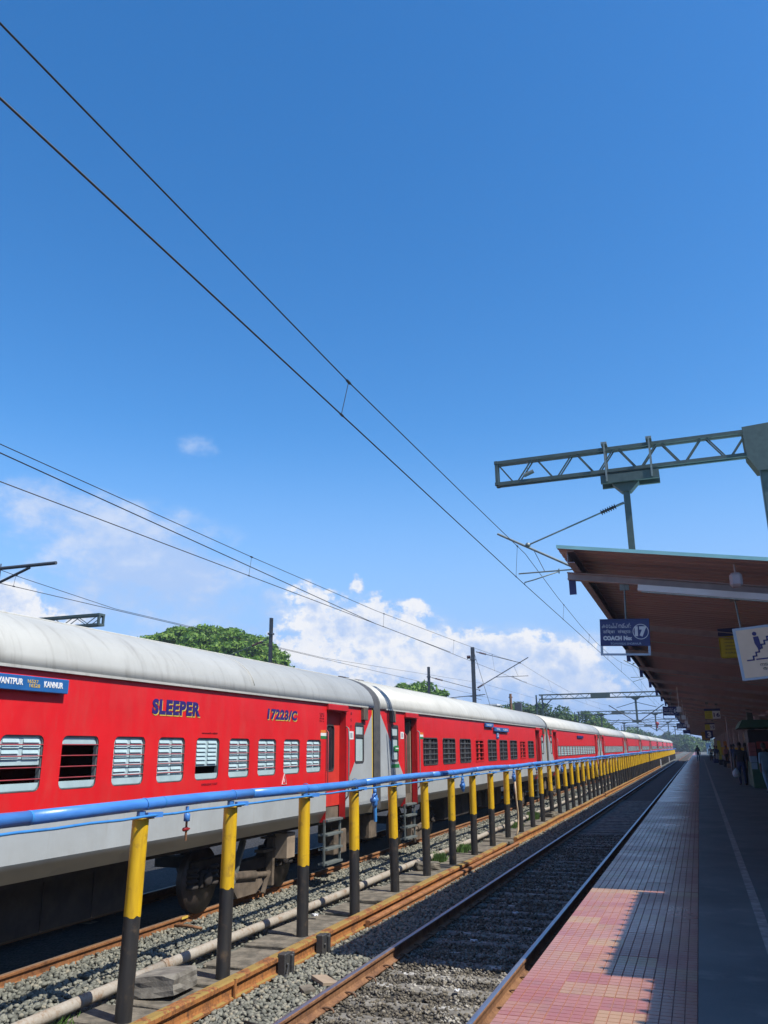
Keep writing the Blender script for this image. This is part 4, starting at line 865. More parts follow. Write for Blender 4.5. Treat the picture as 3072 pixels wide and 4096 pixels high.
SLm = [MB().cbox(-.40, .40, -.31, .31, -.07, 0, .012).mesh('concrete_slab', 'concrete'), MB().cbox(-.36, .38, -.44, .44, -.07, 0, .012).mesh('concrete_slab', 'concrete')]
while y < 34:
    j = k % 2; L = (.64, .90)[j] + rs.uniform(0, .16)
    o = addobj('concrete_slab', SLm[j], None, (-5.66 + rs.uniform(-.05, .05), y + L / 2, -.885 + rs.uniform(-.035, .02))); o.rotation_euler = (rs.uniform(-.04, .04), rs.uniform(-.05, .03), rs.uniform(-.10, .10))
    tag(o, ('flat concrete slab around the posts, %s from the near end' % ordinal(k + 1)) if k else 'flat concrete slab around the posts, nearest to the camera', 'concrete slab', 'concrete slabs among the posts'); y += L; k += 1
def lump(name, loc, sx, sy, sz, mat, seed, lab, cat, rz=0):
    bm = bmesh.new(); bmesh.ops.create_cube(bm, size=1); bmesh.ops.subdivide_edges(bm, edges=bm.edges[:], cuts=3, use_grid_fill=True); r_ = random.Random(seed)
    for v in bm.verts:
        f = Vector((r_.uniform(-1, 1), r_.uniform(-1, 1), r_.uniform(-1, 1))) * .022; l = v.co.length; v.co = v.co * (1 - .16 * max(0, l - .62)) + f; v.co = Vector((v.co.x * sx, v.co.y * sy, v.co.z * sz))
    me = bpy.data.meshes.new(name); bm.to_mesh(me); bm.free(); me.materials.append(M[mat]); o = addobj(name, me, None, loc); o.rotation_euler = (rs.uniform(-.1, .1), rs.uniform(-.12, .05), rz); return tag(o, lab, cat)
lump('concrete_lump', (-5.72, 8.42, -.79), .50, .58, .20, 'sleeper', 2, 'broken grey concrete lump lying between the two nearest posts', 'rubble', .15)
lump('concrete_lump', (-5.75, 18.0, -.80), .5, .5, .14, 'concrete', 5, 'broken concrete block by the sixth post', 'rubble', .4)
lump('concrete_lump', (-5.62, 32.6, -.80), .6, .7, .18, 'concrete', 8, 'broken concrete block with weeds in the middle distance', 'rubble', -.2)
m = MB(); m.cbox(-.10, .10, -.16, .16, -.02, .02, .004); o = m.build('timber_offcut', 'plate', None, (0, 0, 0), (-4.42, 9.75, -.985)); o.rotation_euler = (.05, .1, .9); tag(o, 'reddish flat offcut lying on the stones beside the polished rail', 'offcut')
m = MB(); m.cbox(-.07, .07, -.11, .11, -.02, .02, .004); o = m.build('timber_offcut', 'concrete', None, (0, 0, 0), (-4.45, 9.35, -.985)); o.rotation_euler = (.0, -.1, .7); tag(o, 'pale flat offcut on the stones beside the polished rail', 'offcut')
m = MB(); m.path([(-4.12, 8.05, -.97), (-4.3, 7.98, -.96), (-4.55, 8.12, -.985)], .012, 6); tag(m.build('cable', 'blackblock', None, (-4.3, 8, -.98), (-4.3, 8, -.98)), 'dark cable end lying on the stones by the polished rail', 'cable')
m = MB(); m.path([(-7.3, 10.9, -.78), (-7.1, 10.93, -.775), (-6.85, 10.9, -.79)], .022, 6); tag(m.build('steel_bar', 'railrust', None, (-7.1, 10.9, -.8), (-7.1, 10.9, -.8)), 'rusty bar end sticking out under the rail by the train', 'bar')
def tuft(loc, n, h, lab, seed):
    r_ = random.Random(seed); m = MB()
    for i in range(n):
        a = r_.uniform(0, 6.28); rr = r_.uniform(0, .22); x, y_ = rr * math.cos(a), 1.4 * rr * math.sin(a); hh = h * r_.uniform(.5, 1); lx, ly = r_.uniform(-.1, .1), r_.uniform(-.1, .1); w = r_.uniform(.006, .014)
        m.add([(x - w, y_, 0), (x + w, y_, 0), (x + lx * .5 + w * .7, y_ + ly * .5, hh * .6), (x + lx * .5 - w * .7, y_ + ly * .5, hh * .6), (x + lx, y_ + ly, hh)], [(0, 1, 2, 3), (3, 2, 4)])
    tag(m.build('grass_tuft', 'grass', None, (0, 0, 0), loc), lab, 'grass', kind='stuff')
tuft((-6.02, 19.6, -.93), 420, .24, 'green weeds beside the ground pipe', 1); tuft((-5.95, 21.6, -.93), 520, .22, 'green weeds among the slabs', 2); tuft((-5.98, 31.5, -.93), 700, .34, 'tall green weeds by the concrete block', 3); tuft((-6.05, 7.2, -.95), 40, .14, 'thin grass blades by the near post', 4); tuft((-6.0, 28.6, -.93), 300, .2, 'green weeds farther along', 5)
def litter(loc, s, lab, seed):
    r_ = random.Random(seed); m = MB(); n = 5; pts = [[(i / n - .5) * s + r_.uniform(-.2, .2) * s / n, (j / n - .5) * s * .7 + r_.uniform(-.2, .2) * s / n, r_.uniform(0, .35) * s] for j in range(n + 1) for i in range(n + 1)]
    m.add(pts, [(j * (n + 1) + i, j * (n + 1) + i + 1, (j + 1) * (n + 1) + i + 1, (j + 1) * (n + 1) + i) for j in range(n) for i in range(n)]); o = m.build('litter', 'bagwhite', None, (0, 0, 0), loc); o.rotation_euler = (0, 0, r_.uniform(0, 6)); tag(o, lab, 'litter')
litter((-5.98, 9.0, -.88), .16, 'crumpled white plastic by the ground pipe near the second post', 1); litter((-3.3, 12.4, -1.02), .10, 'white scrap on the shaded track bed', 2); litter((-2.85, 9.9, -1.01), .07, 'small white scrap near the platform-side rail', 3); litter((-3.15, 14.6, -1.02), .09, 'white scrap farther along the shaded track', 4); litter((-5.9, 12.6, -.87), .12, 'pale green crumpled wrapper by the fourth post', 5)

# ---------------------------------------------------------------- overhead line
Zc = CAMZ
def hang(name, pts, r, parent, org): MB().path([(x, y, z + Zc) for x, y, z in pts], r, 6).build(name, 'wire', parent, org) if False else None
def wireobj(name, pts, r, parent, org):
    m = MB(); m.path([(x, y, z + Zc) for x, y, z in pts], r, 6); return m.build(name, 'wire', parent, org)
def interp(pts, y):
    for (a, b_) in zip(pts, pts[1:]):
        if a[1] <= y <= b_[1]:
            t = (y - a[1]) / (b_[1] - a[1]); return [a[i] + (b_[i] - a[i]) * t for i in range(3)]
    return pts[-1]
def overhead(lab, con, mes, drops, rc=.0078, rm=.0068):
    org = (con[0][0], 0, con[0][2] + Zc); t = empty('overhead_line', org, lab, 'overhead wire')
    wireobj('contact_wire', con, rc, t, org); wireobj('messenger_wire', mes, rm, t, org)
    for y in drops:
        a = interp(con, y); b_ = interp(mes, y); m = MB(); m.tube((a[0], y - .03, a[2] + Zc), (b_[0], y + .02, b_[2] + Zc), .004, 5); m.tube((b_[0], y - .02, b_[2] + Zc), (b_[0], y + .06, b_[2] + Zc), .016, 6); m.tube((a[0], y - .05, a[2] + Zc), (a[0], y + .01, a[2] + Zc), .014, 6); m.build('dropper', 'wire', t, org)
def sagging(sup, low, n=7):
    out_ = []
    for (a, b_) in zip(sup, sup[1:]):
        for i in range(n):
            t = i / n; s = 4 * t * (1 - t); z = a[2] + (b_[2] - a[2]) * t; out_.append((a[0] + (b_[0] - a[0]) * t, a[1] + (b_[1] - a[1]) * t, z - s * low))
    out_.append(sup[-1]); return out_
SUP = [98.7, 150, 204, 250, 330]
conN = [(-3.16, -12, 3.39), (-3.16, 17.2, 3.38), (-3.0, 47, 3.38)] + [(-3.16, y, 3.38) for y in SUP]
mesN = [(-3.14, -12, 3.86), (-3.14, 2.6, 3.80), (-3.10, 7.27, 3.77), (-3.10, 12.2, 3.90), (-3.11, 17.2, 4.06)] + sagging([(-3.11, 17.2, 4.06), (-3.0, 47, 4.25), (-3.1, 98.7, 4.3), (-3.1, 150, 4.3), (-3.1, 204, 4.3), (-3.1, 250, 4.3)], .55)[1:]
overhead('overhead wires above the empty platform track, crossing the sky', conN, mesN, [7.27, 16.3, 22.5, 28, 34, 40, 55, 63, 71, 79, 87])
conT = [(-8.44, -4, 3.5), (-8.44, 24, 3.5), (-8.75, 46.4, 3.5), (-8.3, 98.7, 3.5), (-8.3, 150, 3.5), (-8.3, 204, 3.5), (-8.3, 250, 3.5)]
mesT = [(-8.42, -4, 4.1), (-8.42, 7.8, 4.0), (-8.42, 14.6, 3.91), (-8.43, 21.9, 3.88), (-8.5, 32, 4.05), (-8.8, 40, 4.33), (-9.06, 46.4, 4.65)] + sagging([(-9.06, 46.4, 4.65), (-8.3, 98.7, 4.5), (-8.3, 150, 4.5), (-8.3, 204, 4.5), (-8.3, 250, 4.5)], .6)[1:]
overhead('overhead wires above the red train', conT, mesT, [5.4, 14.6, 22.6, 30.5, 38, 55, 63, 72, 81, 90])
m = MB(); m.path([(-8.44, -4, 4.29 + Zc), (-8.44, 7.8, 3.89 + Zc), (-8.44, 21.9, 3.50 + Zc), (-8.5, 30, 3.52 + Zc)], .009, 6); tag(m.build('auxiliary_wire', 'wire', None, (-8.44, 0, 5.5), (-8.44, 0, 5.5)), 'extra wire dropping between the two wires above the red train', 'overhead wire')
conL = [(-13.75, 2, 3.5), (-13.75, 24, 3.5), (-13.9, 56.6, 3.5), (-13.9, 98.7, 3.5), (-13.9, 150, 3.5)]
mesL = [(-13.9, 2, 5.0), (-14.0, 10, 4.15), (-13.75, 13.8, 3.73), (-13.75, 17.0, 3.53), (-13.75, 30, 3.53), (-13.95, 56.6, 4.4), (-13.9, 98.7, 4.5), (-13.9, 150, 4.5)]
overhead('overhead wires of the track beyond the train, low at left', conL, mesL, [13.6])
def ibar(m, p0, p1, w=.09, mi=0): m.bar(p0, p1, w, w, mi)
def truss(t, org, x0, x1, y, zt, zb, nb, w=.10, dy=.30, flat_=False):
    """lattice boom along x: two planes of chords and zig-zag lacing"""
    for s in (-1, 1):
        for nm, z in (('top_chord', zt), ('bottom_chord', zb)):
            m = MB(); m.bar((x0, y + s * dy / 2, z), (x1, y + s * dy / 2, z), w * .9, w); m.build(nm, 'steelgrn', t, org)
        dx = (x1 - x0) / nb
        for k in range(nb):
            m = MB(); a, b_ = (zt, zb) if k % 2 == 0 else (zb, zt); m.bar((x0 + k * dx + .06, y + s * dy / 2, a), (x0 + (k + 1) * dx - .02, y + s * dy / 2, b_), .03, .026); m.build('lacing', 'steelgrn', t, org)
    m = MB()
    for z in (zt, zb): m.bar((x0 + .045, y - dy / 2 - .05, z), (x0 + .045, y + dy / 2 + .05, z), w, w)
    for s in (-1, 1): m.bar((x0 + .045, y + s * dy / 2, zb), (x0 + .045, y + s * dy / 2, zt), w * .9, w * .9)
    m.build('end_frame', 'steelgrn', t, org)
def insulator(m, p0, p1, nsh, r, mi=0):
    p0 = Vector(p0); p1 = Vector(p1); d = p1 - p0; L = d.length; pr_ = []
    for k in range(nsh):
        t = L * (k + .2) / nsh; pr_ += [(r * .45, t), (r, t + L * .12 / nsh), (r, t + L * .3 / nsh), (r * .45, t + L * .55 / nsh)]
    m.lathe(p0, d, [(.01, 0)] + pr_ + [(.01, L)], 12, mi)
# the boom over the canopy
Y0 = 17.2; org = (1.75, Y0, 0)
t = empty('catenary_gantry', org, 'grey-green lattice boom with drop tube rising above the platform canopy', 'catenary gantry')
truss(t, org, -3.68, 1.62, Y0, 6.20 + Zc, 5.70 + Zc, 12, .07, .15)
m = MB(); m.cbox(1.74, 1.96, Y0 - .11, Y0 + .11, 0, 5.4 + Zc, .02); m.build('mast', 'steelgrn', t, org)
m = MB(); m.extr([(1.50, 6.26 + Zc), (2.9, 6.34 + Zc), (2.9, 5.6 + Zc), (2.02, 5.3 + Zc), (1.70, 5.3 + Zc), (1.53, 5.62 + Zc)][::-1], Y0 - .20, Y0 - .18, 0); m.extr([(1.50, 6.26 + Zc), (2.9, 6.34 + Zc), (2.9, 5.6 + Zc), (2.02, 5.3 + Zc), (1.70, 5.3 + Zc), (1.53, 5.62 + Zc)][::-1], Y0 + .18, Y0 + .20, 0); m.build('gusset_plate', 'steelgrn', t, org)
for x in (-1.24, -.32):
    m = MB(); m.bar((x, Y0 - .24, 5.42 + Zc), (x, Y0 - .24, 6.30 + Zc), .05, .035); m.box(x - .06, x + .06, Y0 - .26, Y0 + .26, 6.26 + Zc, 6.31 + Zc); m.bar((x, Y0 + .24, 5.42 + Zc), (x, Y0 + .24, 6.30 + Zc), .05, .035); m.build('hanger_clamp', 'steel', t, org)
m = MB(); m.box(-1.37, -.18, Y0 - .22, Y0 - .15, 5.39 + Zc, 5.57 + Zc); m.box(-1.37, -.18, Y0 + .15, Y0 + .22, 5.39 + Zc, 5.57 + Zc); m.box(-1.37, -.18, Y0 - .15, Y0 + .15, 5.53 + Zc, 5.56 + Zc); m.build('cross_channel', 'steelgrn', t, org)
m = MB(); m.extr([(-1.15, 5.39 + Zc), (-.60, 5.39 + Zc), (-.78, 5.20 + Zc), (-.97, 5.20 + Zc)][::-1], Y0 - .12, Y0 + .12); m.build('gusset_plate', 'steelgrn', t, org)
m = MB(); m.bar((-.875, Y0, 5.22 + Zc), (-.875, Y0, 2.95 + Zc), .16, .13, 0, (1, 0, 0)); m.build('drop_tube', 'steelgrn', t, org)
def cant(t, org, tube_x, hook, y, s, bracket, zreg, creg, mat='insulblk', tubemat='steel'):
    """cantilever: top tie with insulator, bracket tube, register tube and steady arm; s = side the arm goes to"""
    (bx0, bz0), (bx1, bz1) = bracket; (tx, tz), (hx, hz) = hook
    P = lambda x, z: (x, y, z + Zc)
    dx, dz = hx - tx, hz - tz
    m = MB(); m.tube(P(tx, tz), P(tx + dx * .08, tz + dz * .08), .028, 8); m.build('tie_fitting', 'steel', t, org)
    m = MB(); insulator(m, P(tx + dx * .08, tz + dz * .08), P(tx + dx * .24, tz + dz * .24), 7, .062); m.build('insulator', mat, t, org)
    m = MB(); m.tube(P(tx + dx * .24, tz + dz * .24), P(hx, hz), .018, 8); m.build('top_tie', tubemat, t, org)
    ex, ez = bx1 - bx0, bz1 - bz0
    m = MB(); insulator(m, P(bx0, bz0), P(bx0 + ex * .12, bz0 + ez * .12), 6, .07); m.build('insulator', mat, t, org)
    m = MB(); m.tube(P(bx0 + ex * .12, bz0 + ez * .12), P(bx1, bz1), .026, 9); m.lathe(P(hx, hz), (0, 1, 0), [(.05, -.04), (.05, .04)], 10); m.build('bracket_tube', tubemat, t, org)
    f = (zreg - bz0) / ez if abs(ez) > .1 else .3; rx = bx0 + ex * max(.08, min(.5, f))
    m = MB(); m.tube(P(rx, zreg), P(creg[0] + s * .12, zreg), .016, 7); m.build('register_tube', tubemat, t, org)
    m = MB(); m.path([P(creg[0] - s * .75, zreg - .02), P(creg[0] - s * .2, creg[1] + .09), P(creg[0], creg[1] + .05), P(creg[0], creg[1])], .013, 6); m.tube(P(creg[0] - s * .75, zreg - .06), P(creg[0] - s * .75, zreg + .04), .015, 6); m.build('steady_arm', tubemat, t, org)
    m = MB(); xx = bx0 + ex * .72; zz = bz0 + ez * .72; m.tube(P(xx, zz), P(creg[0] - s * .45, zreg), .007, 5); m.build('drop_rod', 'wire', t, org)
cant(t, org, -.875, ((-.95, 4.98), (-3.04, 4.25)), Y0, -1, ((-.93, 3.02), (-3.70, 4.57)), 3.63, (-3.16, 3.38))
m = MB(); m.tube((-3.02, Y0 - .1, 5.82 + Zc), (-2.80, Y0 - .1, 5.90 + Zc), .045, 9); m.tube((-2.95, Y0, 5.86 + Zc), (-2.95, Y0, 6.2 + Zc), .006, 5); m.build('hanging_weight', 'steel', t, org)
def mast(x, y, top, lab, w=.24, d=.09):
    org = (x, y, -1.1); t = empty('catenary_mast', org, lab, 'mast'); m = MB(); a = w / 2
    m.box(x - a, x + a, y - d, y - d + .012, -1.1, top + Zc); m.box(x - a, x + a, y + d - .012, y + d, -1.1, top + Zc); m.box(x - .012, x + .012, y - d + .012, y + d - .012, -1.1, top + Zc)
    m.build('mast_column', 'mastgrey', t, org)
    m = MB(); m.box(x - a - .04, x + a + .04, y - .12, y + .12, top - .75 + Zc, top - .67 + Zc); m.build('mast_clamp', 'mastgrey', t, org); return t, org
t, org = mast(-11.8, 46.4, 5.66, 'tall dark mast behind the second coach with arm over the train', .20, .08)
cant(t, org, -11.8, ((-11.6, 5.39), (-9.06, 4.65)), 46.4, 1, ((-11.6, 3.32), (-8.57, 4.93)), 3.9, (-8.75, 3.5), 'insul', 'mastgrey')
m = MB(); m.tube((-11.7, 46.4, 5.3 + Zc), (-10.6, 47.4, 2.0), .012, 5); m.build('stay_wire', 'wire', t, org)
m = MB(); insulator(m, (-12.15, 46.4, 5.10 + Zc), (-11.93, 46.4, 5.10 + Zc), 4, .11); m.build('insulator', 'insul', t, org)
t, org = mast(-17.3, 32, 5.66, 'grey mast in front of the big round tree', .13, .06)
cant(t, org, -17.3, ((-17.5, 4.7), (-20.6, 3.7)), 32, -1, ((-17.5, 2.95), (-21.0, 3.9)), 3.1, (-20.6, 2.7), 'insul', 'steel')
t, org = mast(-17.7, 56.6, 5.66, 'dark mast with arm reaching right, above the joint of the first coaches', .17, .07)
cant(t, org, -17.7, ((-17.5, 4.9), (-14.0, 3.9)), 56.6, 1, ((-17.5, 3.35), (-13.6, 3.6)), 3.5, (-13.9, 3.2), 'insul', 'mastgrey')
t, org = mast(-17.6, 15.5, 5.66, 'mast at the left edge with its arm over the far track', .26)
m = MB(); m.tube((-17.5, 15.5, 3.7 + Zc), (-15.25, 15.5, 4.44 + Zc), .035, 9); m.build('strut', 'mastgrey', t, org)
m = MB(); m.tube((-17.4, 15.5, 4.50 + Zc), (-14.43, 15.5, 4.49 + Zc), .045, 9); m.tube((-16.35, 15.5, 4.1 + Zc), (-16.35, 15.5, 4.62 + Zc), .015, 6); m.tube((-16.2, 15.5, 4.15 + Zc), (-16.2, 15.5, 4.62 + Zc), .015, 6); m.build('bracket_tube', 'mastgrey', t, org)
for (x, y, top, lab) in ((-17.5, 83.7, 5.3, 'thin rusty brown pole rising behind the second coach'), (-20.5, 62.0, 4.0, 'short thin pole behind the roof of the second coach')):
    m = MB(); m.tube((x, y, -1.1), (x, y, top + Zc), .13 if y > 70 else .1, 8); m.box(x - .2, x + .2, y - .04, y + .04, top - .4 + Zc, top - .3 + Zc); tag(m.build('pole', 'railrust' if y > 70 else 'mastgrey', None, (x, y, -1.1), (x, y, -1.1)), lab, 'pole')
# boom at far left
org = (-31, 29, -1.1); t = empty('catenary_gantry', org, 'lattice boom above the train roof at far left', 'catenary gantry')
truss(t, org, -24.2, -30.8, 29, 5.8 + Zc, 5.36 + Zc, 10, .10, .3)
m = MB(); m.cbox(-31.2, -30.8, 28.8, 29.2, -1.1, 6.3 + Zc, .02); m.build('mast', 'steelgrn', t, org)
m = MB(); m.box(-26.5, -25.0, 28.8, 29.2, 5.05 + Zc, 5.25 + Zc); m.box(-25.4, -25.0, 28.85, 29.15, 4.9 + Zc, 5.3 + Zc); m.build('cross_channel', 'steelgrn', t, org)
m = MB(); m.bar((-25.7, 29, 5.1 + Zc), (-25.7, 29, 3.0 + Zc), .14, .14, 0, (1, 0, 0)); m.build('drop_tube', 'steelgrn', t, org)
def portal(y, xl, drops, lab, det):
    org = (xl, y, -1.1); t = empty('catenary_gantry', org, lab, 'catenary gantry', 'portal gantries down the line')
    zt, zb = 6.0 + Zc, 5.5 + Zc; nb = 34 if det else 20
    for s in (-1, 1):
        for nm, z in (('top_chord', zt), ('bottom_chord', zb)):
            m = MB(); m.bar((xl, y + s * .2, z), (3.0, y + s * .2, z), .12, .12); m.build(nm, 'steelgrn', t, org)
    dx = (3.0 - xl) / nb; m = MB()
    for k in range(nb):
        a, b_ = (zt, zb) if k % 2 == 0 else (zb, zt); m.bar((xl + k * dx, y - .2, a), (xl + (k + 1) * dx, y - .2, b_), .06, .05)
    o = m.build('lacing', 'steelgrn', t, org); o['kind'] = 'stuff'
    for q in (-.35, .35):
        m = MB(); m.bar((xl + q, y, -1.1), (xl + q, y, zt), .14, .16, 0, (1, 0, 0)); m.build('leg', 'steelgrn', t, org)
    m = MB(); zz = -1.1
    for k in range(10): m.bar((xl - .35 if k % 2 else xl + .35, y, -1.1 + k * .85), (xl + .35 if k % 2 else xl - .35, y, -1.1 + (k + 1) * .85), .06, .06)
    o = m.build('leg_lacing', 'steelgrn', t, org); o['kind'] = 'stuff'
    m = MB(); m.bar((xl + .4, y, zb - 1.0), (xl + 1.5, y, zb), .1, .1); m.build('knee_brace', 'steelgrn', t, org)
    m = MB(); m.cbox(xl + 6, xl + 8.2, y - .3, y - .22, zb - .05, zt + .05, .01); m.build('splice_plate', 'steelgrn', t, org)
    for i, (x, sd) in enumerate(drops):
        m = MB(); m.bar((x, y, zb), (x, y, 2.5 + Zc), .24, .22, 0, (1, 0, 0)); m.build('drop_tube', 'steelgrn', t, org)
        m = MB(); m.extr([(x - .55, zb - .1), (x + .55, zb - .1), (x + .2, zb - .35), (x - .2, zb - .35)][::-1], y - .15, y + .15); m.box(x - 1.0, x + 1.0, y - .26, y + .26, zb - .12, zb + .02); m.build('cross_channel', 'steelgrn', t, org)
        for s2 in sd:
            hx = x + s2 * 2.2; m = MB(); m.tube((x, y, 2.62 + Zc), (x + s2 * 3.0, y, 4.6 + Zc), .05, 7); m.tube((x, y, 4.9 + Zc), (hx, y, 4.3 + Zc), .035, 6); m.tube((x + s2 * .6, y, 3.75 + Zc), (x + s2 * 2.9, y, 3.7 + Zc), .03, 6); m.build('cantilever', 'mastgrey', t, org)
    return t
portal(98.7, -17.2, [(-6.25, (-1, 1))], 'nearest portal gantry spanning the tracks beyond the train', 1)
portal(150, -19.7, [(-6.5, (-1, 1)), (-15.5, (1,))], 'second portal gantry down the line', 1)
portal(204, -20.1, [(-6.2, (1, -1)), (-16, (1,))], 'third portal gantry down the line', 0)
portal(250, -20.1, [(-5.9, (1,)), (-16, (1,))], 'farthest portal gantry down the line', 0)
org = (-5.9, 47, 0); t = empty('catenary_gantry', (2.6, 47, 0), 'catenary arm half hidden by the canopy edge', 'catenary gantry'); org = (2.6, 47, 0)
m = MB(); m.bar((-1.0, 47, 5.3 + Zc), (-1.0, 47, 3.0 + Zc), .16, .14, 0, (1, 0, 0)); m.build('drop_tube', 'steelgrn', t, org)
m = MB(); m.cbox(2.45, 2.75, 46.85, 47.15, 0, 6.0 + Zc, .02); m.build('mast', 'steelgrn', t, org)
m = MB(); m.bar((-1.3, 47, 5.4 + Zc), (2.6, 47, 5.4 + Zc), .2, .2); m.build('boom', 'steelgrn', t, org)
cant(t, org, -1.0, ((-1.0, 5.0), (-2.9, 4.4)), 47, -1, ((-1.0, 3.1), (-3.4, 4.6)), 3.65, (-3.0, 3.38))
m = MB(); m.lathe((-6.3, 149.6, 4.35 + Zc - .6), (0, 1, 0), [(.02, -.05), (.32, -.04), (.32, .04), (.02, .05)], 16); m.bar((-6.3, 149.6, 3.0 + Zc), (-6.3, 149.6, 3.6 + Zc), .2, .06, 0, (0, 1, 0)); tag(m.build('round_sign', 'redvalve', None, (-6.3, 149.6, 4.4), (-6.3, 149.6, 4.4)), 'small round red sign on the second portal gantry', 'sign')
# ---------------------------------------------------------------- platform canopy
CX, CY, CZ, SL = -1.43, 10.10, 4.05, .156; CEND = 172
RAF = [10.85 + 4.73 * k for k in range(34)]
def cz(x): return CZ - SL * (x - CX) if x < 4.2 else CZ - SL * (4.2 - CX) + SL * (x - 4.2)
def sheet(t, org, x0, x1, y0, y1, nm='roof_sheet', pitch=.24, rib=.02):
    m = MB(); ys_ = []; y = y0
    while y < y1 - .001:
        for dy, dz in ((0, 0), (.150, 0), (.172, rib), (.208, rib), (.230, 0)):
            if y + dy <= y1: ys_.append((y + dy, dz))
        y += pitch
    ys_.append((y1, 0)); xs = [x0] + ([4.2] if x0 < 4.2 < x1 else []) + [x1]; n = len(ys_); th = .012
    for side, off, mi in ((0, 0, 0), (1, th, 1)):
        vs = [(x, yy, cz(x) + dz + off) for x in xs for yy, dz in ys_]
        fs = [((i * n + j), (i * n + j + 1), ((i + 1) * n + j + 1), ((i + 1) * n + j)) for i in range(len(xs) - 1) for j in range(n - 1)]
        m.add(vs, [f[::-1] for f in fs] if side == 1 else fs, mi)
    for yy, dz in (ys_[0], ys_[-1]):
        m.add([(x, yy - .001 if yy == ys_[0][0] else yy + .001, cz(x) - .01 + q) for q in (0, .045) for x in xs], [(i, i + 1, i + 1 + len(xs), i + len(xs)) for i in range(len(xs) - 1)], 1)
    for j in range(n - 1):
        (ya, da), (yb, db) = ys_[j], ys_[j + 1]; m.add([(xs[0], ya, cz(xs[0]) + da), (xs[0], yb, cz(xs[0]) + db), (xs[0], yb, cz(xs[0]) + db + th), (xs[0], ya, cz(xs[0]) + da + th)], [(0, 1, 2, 3)], 0)
    return m.build(nm, ['canunder', 'cantop'], t, org)
org = (2.6, CY, 0); can = empty('platform_canopy', org, 'long brown platform canopy with cyan roof edge', 'canopy')
y = CY
while y < CEND - 1:
    sheet(can, org, CX, 8.6, y, min(y + 9.6, CEND)); y += 9.6
for x in (-1.27, 3.4, 5.4, 8.2):
    m = MB(); z = cz(x) - .005; m.box(x - .045, x + .045, CY + .08, CEND - .1, z - .022, z - .006); m.box(x - .045, x - .037, CY + .08, CEND - .1, z - .155, z - .022); m.box(x - .045, x + .045, CY + .08, CEND - .1, z - .165, z - .155); m.build('purlin', 'canbeam', can, org)
m = MB(); zz = lambda x: cz(x) - .175
rp_ = MB()
for (o0, o1, ya, yb) in ((0, .012, -.055, .055), (.012, .088, -.006, .006), (.088, .10, -.055, .055)):
    rp_.add([(x, yy, zz(x) - d) for yy in (ya, yb) for d in (o0, o1) for x in (-1.41, 4.2)], [(0, 1, 3, 2), (4, 6, 7, 5), (0, 4, 5, 1), (2, 3, 7, 6), (0, 2, 6, 4), (1, 5, 7, 3)])
rme = rp_.mesh('rafter', 'canbeam', (0, 0, 0))
rr = MB(); rr.bar((4.2, 0, zz(4.2) - .05), (8.5, 0, zz(8.5) - .05), .11, .10); rr2 = rr.mesh('rafter', 'canbeam')
br = MB(); br.box(-1.40, -1.31, -.01, .01, zz(-1.4) - .30, zz(-1.4) - .095); br.tube((-1.355, -.012, zz(-1.4) - .17), (-1.355, .012, zz(-1.4) - .17), .012, 6); brm = br.mesh('end_bracket', 'canblue')
colm = MB(); colm.cbox(-.13, .13, -.13, .13, 0, 3.0, .015); colm.box(-.2, .2, -.2, .2, 0, .04); colmesh = colm.mesh('column', 'canbeam')
colb = MB(); colb.cbox(-.133, .133, -.133, .133, .5, 1.5, .004); cbm = colb.mesh('yellow_band', 'yellow')
for k, y in enumerate(RAF):
    if y > CEND - .3: break
    addobj('rafter', rme, can, (-org[0], y - org[1], 0)); addobj('rafter', rr2, can, (-org[0], y - org[1], 0))
    if k < 16: addobj('end_bracket', brm, can, (-org[0], y - org[1], 0))
    if k % 2 == 1 and k > 4:
        c_ = addobj('column', colmesh, can, (2.75 - org[0], y - org[1], 0)); addobj('yellow_band', cbm, c_)
m = MB(); m.box(-1.42, -1.395, CY + 8, CEND, cz(CX) - .20, cz(CX) - .03); m.build('fascia', 'canblue', can, org)
# canopy over the near part of the platform, beside and behind the viewer
for (x0, y0, y1, lab) in ((1.665, 6.182, 10.0, 'short canopy bay right of the viewer, only its shadow is seen'), (1.98, -26, 6.18, 'canopy behind the viewer, only its shadow is seen')):
    o2 = (x0 + 1.5, (y0 + y1) / 2, 0); t = empty('platform_canopy', o2, lab, 'canopy'); sheet(t, o2, x0, 8.6, y0, y1, rib=.085)
    if y1 > 9: m = MB(); m.add([(x, yy, cz(x) + q) for q in (.05, .07) for yy in (9.90, 10.2) for x in (1.95, 4.2)], [(0, 1, 3, 2), (4, 6, 7, 5), (0, 4, 5, 1), (2, 3, 7, 6), (0, 2, 6, 4), (1, 5, 7, 3)]); m.build('ridge_flashing', 'cantop', t, o2)
    for x in (x0 + .2, 5.4, 8.2):
        m = MB(); m.box(x - .04, x + .04, y0 + .05, y1 - .05, cz(x) - .15, cz(x) - .01); m.build('purlin', 'canbeam', t, o2)
    for y in np.arange(y0 + .6, y1, 4.7):
        m = MB(); m.cbox(5.3, 5.5, y - .1, y + .1, 0, cz(5.4) - .16, .01); m.build('column', 'canbeam', t, o2)
m = MB(); m.tube((.62, 10.35, cz(.62) - .02), (.62, 10.35, cz(.62) - .13), .012, 6); m.cbox(.55, .69, 10.28, 10.42, cz(.62) - .30, cz(.62) - .13, .03); tag(m.build('hanging_lamp', 'canbeam', None, (.62, 10.35, 3.6), (.62, 10.35, 3.6)), 'small round lamp under the canopy front edge', 'lamp')
